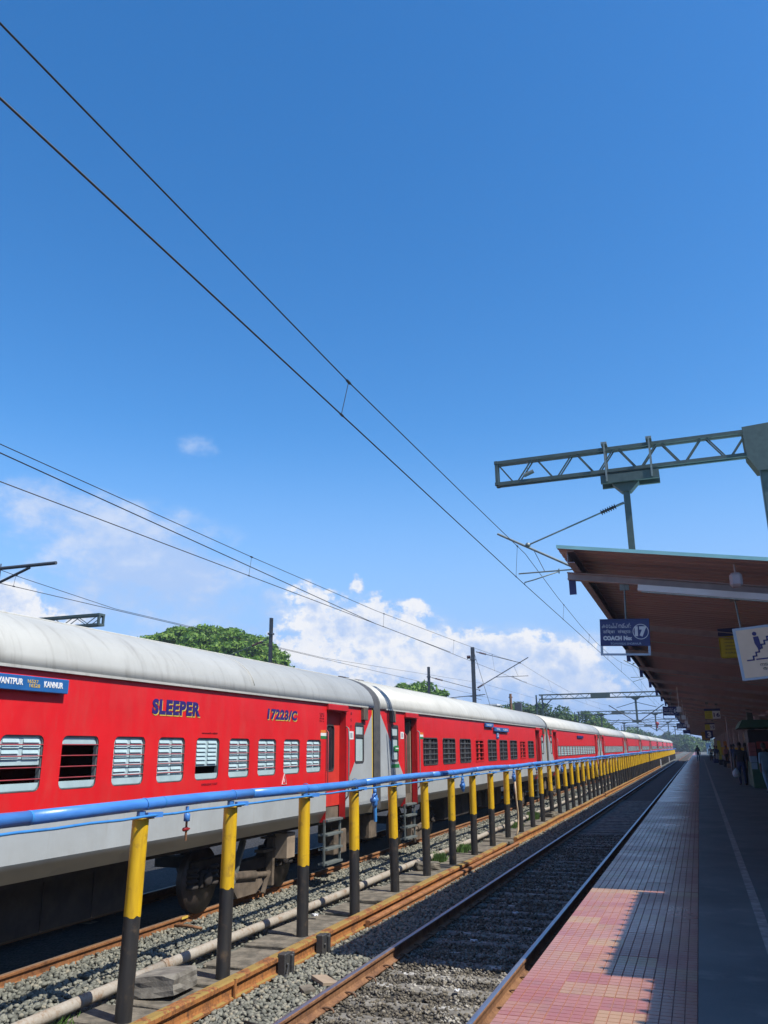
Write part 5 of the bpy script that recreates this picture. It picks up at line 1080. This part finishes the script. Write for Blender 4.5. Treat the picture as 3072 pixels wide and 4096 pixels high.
# tube light under the first rafter
t = empty('tube_light', (.3, 10.70, zz(.3) - .16), 'long white tube light casing under the canopy front beam', 'tube light')
m = MB(); m.bar((-.82, 0, .125), (1.2, 0, -.19), .09, .075); m.build('casing', 'tube', t)
m = MB(); m.bar((-.78, 0, .076), (1.16, 0, -.227), .04, .02); m.build('tube', 'frost', t)
def hangrod(t, org, x, y, z0, z1):
    m = MB(); m.tube((x, y, z0), (x, y, z1), .011, 6); m.box(x - .06, x + .06, y - .008, y + .008, z1 - .10, z1); m.build('hanger_rod', 'steel', t, org)
def coach_board(y, num, lab, x0=-1.053, z0=2.74, rot=.047, full=True):
    w, h = .615, .45; org = (x0 + w / 2, y, z0 + h / 2); t = empty('coach_number_board', org, lab, 'sign', 'coach number boards along the canopy edge')
    m = MB(); m.cbox(-w / 2, w / 2, -.012, .012, -.105, h / 2, .003); bo = m.build('board', 'signblue', t)
    m = MB(); m.box(-w / 2, -w / 2 + .03, -.011, .011, -h / 2, -.105); m.box(w / 2 - .03, w / 2, -.011, .011, -h / 2, -.105); m.box(-w / 2 + .03, w / 2 - .03, -.011, .011, -h / 2, -h / 2 + .025); m.build('lower_frame', 'signrim', t)
    m = MB(); m.box(-w / 2, w / 2, -.018, .018, h / 2, h / 2 + .015); m.build('top_rim', 'signblue', t)
    if full:
        q = -.0135
        lettering('lettering', 'കോച്ച് നമ്പർ:', .08, 'signwhite', bo, (-.28, q, .125), ROT_S, .36, .062); lettering('lettering', 'डिब्बा  संख्या:', .08, 'signwhite', bo, (-.27, q, .045), ROT_S, .35, .058)
        lettering('lettering', 'COACH No:', .08, 'signwhite', bo, (-.27, q, -.035), ROT_S, .355, .058, bold=.006); lettering('lettering', 'TOWARDS SHORNUR', .05, 'signrim', bo, (-.18, q, -.09), ROT_S, .38, .026)
        m = MB(); n = 28; vs = [((.197 + r_ * math.cos(6.2832 * i / n)), q, .075 + r_ * math.sin(6.2832 * i / n)) for r_ in (.098, .090) for i in range(n)]; m.add(vs, [(i, (i + 1) % n, (i + 1) % n + n, i + n) for i in range(n)]); m.build('number_ring', 'signwhite', bo)
    if num: lettering('number', num, .15, 'signwhite', bo, (.125, -.0135, .012), ROT_S, .145, .13, bold=.014)
    t.rotation_euler = (0, rot, 0); hangrod(t, (0, 0, 0), .02, 0, h / 2, zz(x0 + w / 2) - org[2] - .09); return t
coach_board(10.85, '17', 'navy coach number 17 board hanging at the canopy front corner')
coach_board(34.5, '16', 'navy coach number board hanging from the canopy edge in the middle distance', -1.20, 2.66, .03)
coach_board(58.2, '15', 'small navy coach number board farther along the canopy edge', -1.25, 2.62, .0)
coach_board(81.8, '', 'farthest navy board at the canopy edge', -1.25, 2.62, .0, False)
# pale box lamps along the canopy edge
for k, y in enumerate((34.3, 44.1, 53.6, 63.0)):
    m = MB(); m.cbox(-.09, .09, -.06, .06, -.20, 0, .01); m.tube((0, 0, 0), (0, 0, zz(-.6) - 3.0), .012, 6); tag(m.build('hanging_lamp', 'tube', None, (0, 0, 0), (-.58, y, 3.0 + .1)), 'pale lamp box under the canopy edge, %s from the front' % ordinal(k + 1), 'lamp')
# footbridge sign
org = (.55 + .5, 10.80, 2.72); t = empty('footbridge_sign', org, 'cream sign with a figure climbing stairs, at the right edge under the canopy', 'sign'); w, h = 1.0, .635
m = MB(); m.cbox(-w / 2, w / 2, -.012, .012, -h / 2, h / 2, .004); bo = m.build('board', 'signrim', t); m = MB(); m.box(-w / 2 + .035, w / 2 - .035, -.0145, -.011, -h / 2 + .03, h / 2 - .03); fc = m.build('face', 'signcream', t)
stp = MB(); q = -.0165; x, z = -w / 2 + .115, -.075; stp.box(x - .02, x + .065, q, q + .002, z - .016, z); x += .05
for k in range(7):
    stp.box(x, x + .018, q, q + .002, z - .016, z + .043); z += .043; stp.box(x + .018, x + .055, q, q + .002, z - .016, z); x += .038
stp.box(-w / 2 + .20, w / 2 - .1, q, q + .002, -.088, -.072); stp.build('stair_pictogram', 'navy', fc)
pc = MB(); n = 16; cx_, cz_ = -w / 2 + .235, .225; pc.add([(cx_ + .025 * math.cos(6.2832 * i / n), q - .001, cz_ + .025 * math.sin(6.2832 * i / n)) for i in range(n)], [list(range(n))[::-1]])
pc.add([(cx_ - .022, q - .001, .190), (cx_ + .038, q - .001, .190), (cx_ + .046, q - .001, .10), (cx_ + .038, q - .001, .03), (cx_ + .012, q - .001, .03), (cx_ - .018, q - .001, .11)], [(5, 4, 3, 2, 1, 0)]); pc.build('figure_pictogram', 'navy', fc)
lettering('lettering', 'നടപ്പാലം', .06, 'inkdark', fc, (-w / 2 + .23, q, -.165), ROT_S, .30, .045); lettering('lettering', 'पैदल पुल', .06, 'inkdark', fc, (-w / 2 + .25, q, -.225), ROT_S, .26, .045); lettering('lettering', 'FOOT OVER BRIDGE', .06, 'inkdark', fc, (-w / 2 + .31, q, -.275), ROT_S, .40, .034)
for x in (-.40, .40): hangrod(t, (0, 0, 0), x, 0, h / 2, zz(org[0] + x) - org[2] - .08)
t.rotation_euler = (0, -.07, R(-4))
# yellow notice with navy header
org = (.85, 15.55, 3.36); t = empty('notice_board', org, 'yellow notice with navy header, behind the footbridge sign', 'sign')
m = MB(); m.cbox(-.33, .33, -.01, .01, -.26, .12, .03); bo = m.build('yellow_panel', 'signyellow', t); m = MB(); m.cbox(-.33, .33, -.011, .011, .12, .26, .004); m.build('header', 'signblue', t)
for i, tx in enumerate(('വിശ്രമ', 'മുറി', 'रिटायरिंग', 'WAITING', 'HALL')): lettering('lettering', tx, .05, 'inkdark', bo, (-.24, -.012, .055 - i * .06), ROT_S, .2 + .03 * (i % 3), .03)
hangrod(t, (0, 0, 0), .0, 0, .26, zz(.85) - org[2] - .08); hangrod(t, (0, 0, 0), .2, 0, .26, zz(1.05) - org[2] - .08)
def num_sign(x0, x1, y, z0, z1, num, lab):
    org = ((x0 + x1) / 2, y, (z0 + z1) / 2); w = x1 - x0; h = z1 - z0; t = empty('coach_position_sign', org, lab, 'sign', 'yellow and white position signs')
    m = MB(); m.box(-w / 2, .0, -.012, .012, -h / 2, h / 2); bo = m.build('yellow_panel', 'signyellow', t); m = MB(); m.box(.001, w / 2, -.012, .012, -h / 2, h / 2); wh = m.build('white_panel', 'signwhite', t)
    m = MB(); m.box(-w / 2 - .01, w / 2 + .01, -.016, .016, h / 2, h / 2 + .10); m.build('header', 'signblue', t)
    lettering('number', num, .2, 'navy', wh, (.04, -.0135, -h * .28), ROT_S, w * .40, h * .56, bold=.006)
    for i in range(3): lettering('lettering', ('കോച്ച്', 'कोच', 'COACH')[i], .05, 'inkdark', bo, (-w / 2 + .06, -.0135, h * .22 - i * h * .28), ROT_S, w * .3, h * .13)
    for x in (-w * .3, w * .3): hangrod(t, (0, 0, 0), x, 0, h / 2 + .1, zz(org[0] + x) - org[2] - .08)
num_sign(.376, 1.007, 39.2, 2.77, 3.10, '16', 'yellow and white sign numbered 16 under the canopy')
num_sign(.53, 1.16, 62.9, 2.72, 3.08, '15', 'yellow and white sign numbered 15 farther down the platform')
org = (.90, 77.3, 2.58); t = empty('platform_number_sign', org, 'navy sign with a large white 3 and a yellow panel behind', 'sign')
m = MB(); m.box(-.32, .32, -.02, .02, -.32, .32); bo = m.build('board', 'signblue', t); lettering('number', '3', .4, 'signwhite', bo, (-.14, -.022, -.24), ROT_S, .30, .48, bold=.02)
m = MB(); m.box(-.62, .05, .03, .06, -.42, .22); m.build('side_panel', 'saree', t); m = MB(); m.box(-.62, .05, .03, .06, -.50, -.42); m.build('panel_base', 'signblue', t)
hangrod(t, (0, 0, 0), 0, 0, .32, zz(.9) - org[2] - .08)

# ---------------------------------------------------------------- kiosk, walls and things on the platform
org = (2.5, 38.5, 0); t = empty('snack_kiosk', org, 'dark green kiosk with cartons and posters at the right edge', 'kiosk')
m = MB(); m.cbox(1.88, 3.4, 37.0, 40.0, 0, .98, .02); m.build('counter', 'greenk', t, org); m = MB(); m.cbox(1.9, 3.4, 37.3, 40, .98, 2.25, .02); m.build('cabinet', 'shirtblk', t, org)
m = MB(); m.box(1.885, 2.10, 36.985, 36.997, .72, .97); m.build('poster', 'bluek', t, org); m = MB(); m.cbox(1.85, 2.12, 37.02, 37.28, .985, 1.22, .008); m.build('carton', 'bluek', t, org)
for k in range(3): m = MB(); m.cbox(1.86 - .004 * k, 2.13, 37.02, 37.28, 1.23 + k * .175, 1.395 + k * .175, .008); m.build('carton', 'pinkbox', t, org)
m = MB(); m.extr([(1.55, 2.32), (3.4, 2.32), (3.4, 2.62), (1.72, 2.62)][::-1], 36.4, 40.2); m.build('awning', 'greenk', t, org)
m = MB(); m.box(2.15, 2.6, 36.7, 36.75, 1.5, 1.78); m.build('red_panel', 'shirtred', t, org)
m = MB(); m.tube((1.66, 53.7, 0), (1.66, 53.7, 3.3), .035, 8); m.box(1.56, 1.76, 53.6, 53.8, 0, .02); tag(m.build('pole', 'canbeam', None, (1.66, 53.7, 0), (1.66, 53.7, 0)), 'thin brown pole standing on the platform left of the kiosk', 'pole')
org = (5.0, 110, 0); t = empty('light_block_wall', org, 'added wall that keeps the space under the canopy dark on the right', 'building')  # wall added to shut out daylight from the open far side
m = MB(); m.box(4.6, 9.0, 46, 166, 0, 3.1); m.build('wall', 'wallpl', t, org)
for k in range(12):
    y = 50 + k * 9.5; m = MB(); m.box(4.585, 4.60, y, y + 1.2, 0, 2.2); m.build('door', 'greenk' if k % 2 else 'canbeam', t, org); m = MB(); m.box(4.585, 4.6, y + 2.4, y + 4.4, 1.0, 2.1); m.build('window', 'glassd', t, org)
    m = MB(); m.box(4.45, 4.6, y + 5.6, y + 6.0, 0, 3.05); m.build('pilaster', 'wallpl', t, org)
org = (4.6, 24, 0); t = empty('light_block_wall', org, 'unseen wall added to keep daylight out, right of the kiosk', 'building'); m = MB(); m.box(4.4, 9, 2, 45, 0, 3.1); m.build('wall', 'wallpl', t, org)  # out of view, added to block daylight from the right
m = MB(); m.box(1.3, 2.2, 178, 184, 0, 2.2); m.box(1.2, 2.3, 177.8, 184.2, 2.2, 2.3); tag(m.build('platform_hut', 'bluek', None, (1.6, 180, 0), (1.6, 180, 0)), 'small pale hut in sunlight at the far end of the platform', 'hut')
for k, (x, y, z1, z0, mt, lab) in enumerate(((2.05, 100, 2.2, .2, 'signyellow', 'tall narrow yellow panel far down the platform'), (2.6, 96, 2.1, .3, 'orange', 'orange and black panel beside the tall yellow one'))):
    m = MB(); m.cbox(x - .18, x + .18, y - .1, y + .1, z0, z1, .01); m.box(x - .03, x + .03, y - .03, y + .03, 0, z0); tag(m.build('standing_panel', mt, None, (x, y, 0), (x, y, 0)), lab, 'sign')
def bench(y, x, lab):
    t = empty('platform_bench', (x, y, 0), lab, 'bench'); m = MB(); m.cbox(-.25, .25, -.9, .9, .40, .46, .01); m.build('seat', 'concrete', t)
    for s in (-.7, .7): m = MB(); m.cbox(-.2, .2, s - .06, s + .06, 0, .40, .01); m.build('leg', 'concrete', t)
bench(73.0, 2.55, 'low concrete bench on the platform left of the pole'); bench(60, 3.0, 'concrete bench by the added wall')
for k, (x, y, w, d, h_, mt, lab) in enumerate(((1.75, 81.5, .5, .4, .45, 'shirtblk', 'dark bag on the platform beside the seated people'), (2.1, 70.8, .5, .35, .32, 'card', 'brown carton on the platform by the thin pole'), (1.95, 72.4, .6, .4, .5, 'shirtblk', 'black suitcase beside the brown carton'), (1.42, 90.5, .5, .4, .4, 'shirtnavy', 'dark bag at the feet of the standing couple'), (2.3, 66, .5, .4, .55, 'pantgrey', 'grey suitcase on the platform farther from the edge'))):
    t = empty('luggage', (x, y, 0), lab, 'luggage'); m = MB(); m.cbox(-w / 2, w / 2, -d / 2, d / 2, .01, h_, min(w, d) * .15); m.build('case', mt, t); m = MB(); m.path([(-w * .2, 0, h_ - .01), (-w * .18, 0, h_ + .06), (w * .18, 0, h_ + .06), (w * .2, 0, h_ - .01)], .012, 6); m.build('handle', 'shoe', t)

# ---------------------------------------------------------------- people
def person(x, y, face, h, lab, top, leg, pose='stand', hairlen=0, sleeve=True):
    """one continuous skinned body; face = heading in degrees, 0 looks along +Y"""
    k = h / 1.72; j = {}; e = []; rad = {}
    def J(n, p, r, par=None):
        j[n] = Vector(p); rad[n] = r
        if par: e.append((par, n))
    hipz = .90 if pose != 'sit' else .48
    J('pel', (0, 0, hipz), .135); J('wst', (0, .0, hipz + .16), .125, 'pel'); J('chs', (0, -.01, hipz + .38), .150, 'wst'); J('ner', (0, -.005, hipz + .53), .07, 'chs'); J('nek', (0, .005, hipz + .585), .054, 'ner')
    J('jaw', (0, .025, hipz + .655), .072, 'nek'); J('hed', (0, .02, hipz + .745), .098, 'jaw'); J('crn', (0, .0, hipz + .82), .06, 'hed')
    for s, nm in ((-1, 'l'), (1, 'r')):
        J('sh' + nm, (s * .175, -.01, hipz + .475), .062, 'chs')
        sw = {'walk': .16 * s, 'stand': .02, 'sit': .12, 'hold': .05}[pose]
        J('el' + nm, (s * .235, -.02 + sw * .4, hipz + .20), .045, 'sh' + nm)
        J('wr' + nm, (s * .245 if pose != 'sit' else s * .16, .05 + sw, hipz - .03 if pose != 'sit' else hipz + .12), .034, 'el' + nm); J('hn' + nm, (s * .245 if pose != 'sit' else s * .14, .075 + sw * 1.2, hipz - .12 if pose != 'sit' else hipz + .10), .036, 'wr' + nm)
        J('fi' + nm, (s * .235 if pose != 'sit' else s * .12, .09 + sw * 1.2, hipz - .19 if pose != 'sit' else hipz + .07), .02, 'hn' + nm)
        if pose == 'sit':
            J('hp' + nm, (s * .10, .06, hipz), .10, 'pel'); J('kn' + nm, (s * .12, .46, hipz + .0), .066, 'hp' + nm); J('an' + nm, (s * .12, .48, .09), .045, 'kn' + nm); J('to' + nm, (s * .13, .62, .045), .042, 'an' + nm)
        else:
            q = {'walk': .24 * s, 'stand': .015 * s, 'hold': .02 * s}[pose]
            J('hp' + nm, (s * .095, 0, hipz - .06), .098, 'pel'); J('kn' + nm, (s * .10, q * .45 + .03, .49), .066, 'hp' + nm); J('an' + nm, (s * .10, q - .02 * abs(q), .085), .045, 'kn' + nm); J('to' + nm, (s * .115, q + .14, .045), .042, 'an' + nm)
    names = list(j); me = bpy.data.meshes.new('body'); me.from_pydata([j[n] * k for n in names], [(names.index(a), names.index(b_)) for a, b_ in e], [])
    o = bpy.data.objects.new('body_tmp', me); COL.objects.link(o); sk = o.modifiers.new('s', 'SKIN'); sk.use_smooth_shade = True; sb = o.modifiers.new('d', 'SUBSURF'); sb.levels = 2; sb.render_levels = 2
    for i, n in enumerate(names): me.skin_vertices[0].data[i].radius = (rad[n] * k * (1.12 if n in ('chs', 'wst', 'pel') else 1), rad[n] * k * (.8 if n in ('chs', 'wst') else 1)); me.skin_vertices[0].data[i].use_root = (n == 'pel')
    dg = bpy.context.evaluated_depsgraph_get(); dg.update(); bm_ = bpy.data.meshes.new_from_object(o.evaluated_get(dg)); bpy.data.objects.remove(o)
    bm_.materials.clear()
    for mn in ('skin', top, leg, 'shoe'): bm_.materials.append(M[mn])
    nk = (hipz + .55) * k; wl = (hipz + .06) * k
    for p_ in bm_.polygons:
        c = p_.center; arm = abs(c.x) > .185 * k and c.z < (hipz + .36) * k
        far_ = c.z < (hipz + (.14 if sleeve else .26)) * k
        if c.z > nk: p_.material_index = 0
        elif arm and abs(c.x) > .19 * k and far_ and c.z > .40 * k and pose != 'sit': p_.material_index = 0
        elif pose == 'sit' and abs(c.x) > .10 * k and hipz * k + .02 < c.z < (hipz + .16) * k and c.y > .12: p_.material_index = 0
        elif c.z < .095 * k: p_.material_index = 3
        elif c.z < wl: p_.material_index = 2
        else: p_.material_index = 1
        p_.use_smooth = True
    r_ = empty('person', (x, y, 0), lab, 'person'); r_.rotation_euler = (0, 0, R(face)); b_ = addobj('body', bm_, r_)
    hz = (hipz + .765) * k; m = MB(); n1, n2 = 12, 7; vs = []; fs = []
    for a in range(n2):
        t_ = math.pi * .56 * a / (n2 - 1)
        for i in range(n1):
            ph = 2 * math.pi * i / n1; back = .5 - .5 * math.sin(ph); tt = t_ * (1 + .35 * back * (1 if hairlen == 0 else 1.6)); vs.append((.088 * k * math.sin(tt) * math.cos(ph), (.012 + .104 * math.sin(tt) * math.sin(ph)) * k, hz + (.112 * math.cos(tt) - .02 * (a / n2)) * k))
    fs = [(a * n1 + i, a * n1 + (i + 1) % n1, (a + 1) * n1 + (i + 1) % n1, (a + 1) * n1 + i) for a in range(n2 - 1) for i in range(n1)]; m.add(vs, fs, 0, True); m.build('hair', 'hair', r_)
    fz = (hipz + .73) * k; m = MB()
    for s in (-1, 1): m.lathe((s * .033 * k, .098 * k, fz + .012 * k), (0, 1, 0), [(.002, -.006), (.011 * k, -.002), (.009 * k, .005), (.002, .007)], 8)
    m.build('eyes', 'hair', r_); m = MB(); m.add([(-.014 * k, .098 * k, fz - .035 * k), (.014 * k, .098 * k, fz - .035 * k), (0, .125 * k, fz - .032 * k), (0, .105 * k, fz + .015 * k)], [(0, 2, 3), (1, 3, 2), (0, 1, 2)]); m.build('nose', 'skin', r_); m = MB(); m.box(-.022 * k, .022 * k, .094 * k, .101 * k, fz - .063 * k, fz - .055 * k); m.build('mouth', 'shirtred', r_)
    return r_
person(-.22, 98, 2, 1.70, 'person in dark clothes walking away along the platform edge with a backpack', 'shirtnavy', 'shirtnavy', 'walk')
t = empty('backpack', (-.22, 97.80, 1.06), 'grey backpack worn by the person walking away far down the platform', 'backpack'); m = MB(); m.cbox(-.17, .17, -.10, .08, 0, .46, .06); m.build('pack', 'bagc', t); m = MB(); m.cbox(-.12, .12, -.15, -.10, .05, .25, .03); m.build('front_pocket', 'pantgrey', t)
person(1.60, 39.3, 170, 1.74, 'person in black shirt and blue jeans standing left of the kiosk', 'shirtblk', 'jeans', 'hold')
person(1.86, 39.8, 190, 1.70, 'person in black trousers standing beside the one in blue jeans', 'shirtnavy', 'pantblk', 'stand')
t = empty('plastic_bag', (1.36, 39.25, .34), 'white plastic bag hanging from the hand of the person in jeans', 'bag'); m = MB(); m.lathe((0, 0, 0), (0, 0, 1), [(.05, 0), (.13, .03), (.15, .12), (.13, .24), (.05, .33), (.02, .38)], 12); m.build('bag_body', 'bagwhite', t); m = MB(); m.path([(-.02, 0, .36), (-.01, 0, .42), (.02, 0, .42), (.02, 0, .36)], .008, 5); m.build('handle', 'bagwhite', t)
person(2.16, 33.2, 20, 1.68, 'person in pale blue shirt and trousers walking at the right edge', 'shirtblue', 'shirtblue', 'walk')
person(1.42, 92.3, 160, 1.66, 'person in dark top standing in the group far down the platform', 'shirtblk', 'pantgrey', 'stand'); person(1.62, 91.6, 200, 1.60, 'person in pale trousers standing in the group far down the platform', 'shirtnavy', 'shirtwhite', 'stand'); person(1.15, 104, 10, 1.65, 'person in white shirt standing behind the far group', 'shirtwhite', 'pantblk', 'stand')
person(2.75, 73.4, 90, 1.68, 'person in white shirt sitting on the concrete bench', 'shirtwhite', 'pantblk', 'sit'); person(2.75, 72.6, 90, 1.66, 'person in dark clothes sitting on the concrete bench', 'shirtblk', 'pantgrey', 'sit')
person(2.10, 64.0, 180, 1.68, 'person in dark shirt standing right of the thin pole', 'shirtblk', 'pantgrey', 'stand'); person(2.32, 57.0, 185, 1.62, 'person in red top with yellow scarf standing behind the jeans wearer', 'shirtred', 'pantblk', 'stand'); person(2.05, 58.5, 175, 1.7, 'person in grey trousers standing near the thin pole', 'shirtnavy', 'pantgrey', 'stand'); person(2.3, 85, 200, 1.62, 'person in pink top standing by the luggage', 'shirtpink', 'pantblk', 'stand', 1)

# ---------------------------------------------------------------- trees
def leaves(center, radii, n, size, seed, hemi=False, clumps=40, csz=.28, flat_=1.0):
    """leaf cards gathered in clumps over the crown volume; returns verts, faces"""
    r_ = np.random.default_rng(seed); c = np.array(center); rad = np.array(radii)
    d = r_.normal(size=(clumps, 3)); d /= np.linalg.norm(d, axis=1)[:, None]
    if hemi: d[:, 2] = np.abs(d[:, 2])
    cc = d * (r_.uniform(.35, 1.0, (clumps, 1)) ** (.45 if clumps < 200 else .14)) * r_.uniform(.86 if clumps < 200 else .93, 1.0, (clumps, 1)); cr = csz * r_.uniform(.6, 1.25, clumps)
    idx = r_.integers(clumps, size=n); dd = r_.normal(size=(n, 3)); dd /= np.linalg.norm(dd, axis=1)[:, None]; rr_ = r_.uniform(.2, 1.0, (n, 1)) ** .5
    P = c + (cc[idx] + dd * rr_ * cr[idx][:, None] * np.array([1, 1, .75])) * rad
    nrm = dd * .6 + r_.normal(size=(n, 3)) * .55 + np.array([0, 0, .45]); nrm /= np.linalg.norm(nrm, axis=1)[:, None]
    t1 = np.cross(nrm, r_.normal(size=(n, 3))); t1 /= np.linalg.norm(t1, axis=1)[:, None]; t2 = np.cross(nrm, t1); s = size * r_.uniform(.6, 1.3, (n, 1))
    V = np.stack([P - t1 * s * 1.3, P - t2 * s * .6 + nrm * s * .15, P + t1 * s * 1.3, P + t2 * s * .6 + nrm * s * .15], 1).reshape(-1, 3); F = np.arange(n * 4).reshape(n, 4); return V, F, c + cc * rad
def tree(x, y, z0, htop, rx, ry, rz, n, size, mat, lab, seed, hemi=False, clumps=40, csz=.28, name='tree', grp=None):
    cz_ = htop - rz if not hemi else htop - rz; t = empty(name, (x, y, z0), lab, 'tree', grp)
    V, F, cl = leaves((0, 0, cz_ - z0), (rx, ry, rz), n, size, seed, hemi, clumps, csz); me = bpy.data.meshes.new('crown'); me.from_pydata(V.tolist(), [], F.tolist()); me.materials.append(M[mat]); addobj('crown', me, t)
    m = MB(); tr = max(.12, rx * .045); hb = (cz_ - z0) * (.75 if not hemi else .8); m.tube((0, 0, -.3), (0, 0, hb), tr * 1.4, 9, 0, tr); r_ = random.Random(seed)
    for k in range(min(10, len(cl))):
        p = cl[r_.randrange(len(cl))]; m.path([(0, 0, hb * .8), (p[0] * .4, p[1] * .4, hb + (p[2] - hb) * .45), (p[0] * .9, p[1] * .9, p[2])], tr * .35, 5)
    m.build('trunk', 'bark', t); return t
tree(-55.8, 86, -1.2, 16.2, 10.8, 10.5, 6.6, 52000, .25, 'leafA', 'broad dome-shaped green rain tree rising behind the train roof', 21, True, 330, .125, 'rain_tree')
tree(-33, 100, -1.2, 9.9, 5.2, 5, 4.2, 9000, .22, 'leafA', 'low rounded green tree between the two dark masts', 22, True, 60, .24, 'tree')
tree(-45, 43, -1.2, 10.6, 2.3, 2.3, 2.2, 1600, .28, 'leafC', 'bit of green treetop above the train roof at far left', 23, False, 14, .4, 'tree')
tree(-52.5, 105, -1.2, 9.7, 1.8, 1.8, 1.6, 900, .2, 'leafB', 'small treetop just above the roof at the end of the first coach', 24, False, 10, .4, 'tree')
spec = [(-27.5, 128, 8.6, 5.6, 4.2, 'leafB', 'dark green tree left of the nearest portal gantry'), (-23.5, 134, 9.6, 5.0, 4.6, 'leafB', 'taller dark tree behind the nearest portal gantry leg'), (-31, 140, 8.6, 5, 4, 'leafB', 'dark tree behind the thin brown pole'), (-22.6, 152, 7.2, 4.6, 3.6, 'leafC', 'lighter green tree under the inner gantry frame'), (-21.5, 168, 8.2, 5.0, 4.2, 'leafC', 'bright green tree right of the nearest gantry leg'), (-20.6, 178, 8.6, 4.4, 4.4, 'leafC', 'bright green tree beside the second portal gantry leg'), (-21.8, 192, 7.2, 5, 3.8, 'leafB', 'dark green tree past the second gantry leg')]
for i in range(14):
    y = 205 + i * 17; spec.append((-23.5 + random.uniform(-2, 2), y, 6.6 + random.uniform(-.8, .9) + (.7 if 6 < i < 12 else 0), 6.2 + random.uniform(-.8, 1), 4.4, ('leafB', 'leafC', 'leafB')[i % 3], 'tree in the row beyond the train, %s after the gantry trees' % ordinal(i + 1)))
for i in range(9):
    spec.append((-19 + i * 3.6, 452 + random.uniform(-12, 12), 8.3 - i * .38 + random.uniform(-.5, .5), 5.5, 4.6, ('leafC', 'leafB')[i % 2], 'tree closing the far end of the line, %s from the left' % ordinal(i + 1)))
for i, (x, y, ht, rx, rz, mt, lb) in enumerate(spec): tree(x, y, -1.2, ht, rx, rx, rz, 5200 if y < 200 else 2600, .26 if y < 200 else .42, mt, lb, 40 + i, False, 34, .34, 'tree', 'trees beyond the train' )
# coconut palms
def palm(x, y, h, lab, seed, n=18, L=2.6):
    t = empty('coconut_palm', (x, y, -1.2), lab, 'tree'); m = MB(); m.path([(0, 0, 0), (.2, .1, h * .4), (.1, .2, h * .8), (0, 0, h)], .16, 8); m.build('trunk', 'bark', t); r_ = random.Random(seed)
    for k in range(n):
        a = 6.283 * k / n + r_.uniform(-.15, .15); up = r_.uniform(-.1, 1.1); fr = MB(); pts = []
        for i in range(9):
            q = i / 8; d = L * q; pts.append(Vector((math.cos(a) * d * math.cos(up * .6), math.sin(a) * d * math.cos(up * .6), d * math.sin(up * .6) - 1.35 * q * q * L * .5)))
        sd = Vector((-math.sin(a), math.cos(a), 0))
        for i in range(8):
            p, q = pts[i], pts[i + 1]; w = .42 * math.sin(math.pi * (i + .8) / 9.4) + .08
            for s in (-1, 1):
                for f_ in (0, .5):
                    b0 = p.lerp(q, f_); b1 = p.lerp(q, f_ + .38); tip = b0 + sd * s * w + (q - p) * .8 + Vector((0, 0, -.22 * w)); fr.add([b0, b1, tip], [(0, 1, 2)])
        fr.build('frond', 'leafC', t, (0, 0, 0), (0, 0, h))
palm(-27.2, 26.0, 7.4, 'coconut palm top peeping over the train roof at the far left edge', 3); palm(-29.5, 138, 9.0, 'palm among the dark trees left of the portal gantry', 5, 14, 3.4); palm(-26.0, 118, 8.1, 'second palm left of the nearest portal gantry', 6, 14, 3.0)
# pale house above the trees
t = empty('hillside_house', (-36, 150, -1.2), 'pale grey house above the trees behind the second coach', 'house'); m = MB(); m.box(-2.2, 2.2, -2, 2, 0, 10.2); m.build('wall', 'wallpl', t); m = MB(); m.box(-2.6, 2.6, -2.4, 2.4, 10.2, 10.5); m.build('roof', 'signwhite', t)
for x in (-1.2, .4): m = MB(); m.box(x, x + .9, -2.03, -2.0, 8.6, 9.7); m.build('window', 'glassd', t)
# telecom mast with red and white bands
t = empty('lattice_mast', (-22, 110, -1.2), 'slim grey mast with equipment box behind the tall dark mast', 'mast'); m = MB(); m.tube((0, 0, 0), (0, 0, 8.2), .12, 8); m.build('pole', 'mastgrey', t); m = MB(); m.cbox(-.45, .45, -.3, .3, 7.4, 8.6, .03); m.build('equipment_box', 'mastgrey', t)
# marker boards by the far track
for k, (x, y) in enumerate(((-5.0, 118), (-4.95, 150))):
    m = MB(); m.box(x - .07, x + .07, y - .05, y + .05, -1.1, .0); tag(m.build('marker_post', 'signwhite', None, (x, y, -1.1), (x, y, -1.1)), ('white marker post at the far end of the rusty girders', 'second white marker post farther down the line')[k], 'marker')
# haze of the humid air
hz = MB(); hz.box(-130, 90, -40, 640, -2.4, 24)
hm = bpy.data.materials.new('haze'); hm.use_nodes = True; hn = hm.node_tree; hn.nodes.remove(hn.nodes['Principled BSDF']); pv = hn.nodes.new('ShaderNodeVolumePrincipled'); pv.inputs['Density'].default_value = .0006; pv.inputs['Color'].default_value = (.75, .85, 1, 1); pv.inputs['Anisotropy'].default_value = .3
hn.links.new(pv.outputs[0], hn.nodes['Material Output'].inputs['Volume'])
HAZE = True
if HAZE: o = hz.build('haze', hm); o['kind'] = 'stuff'
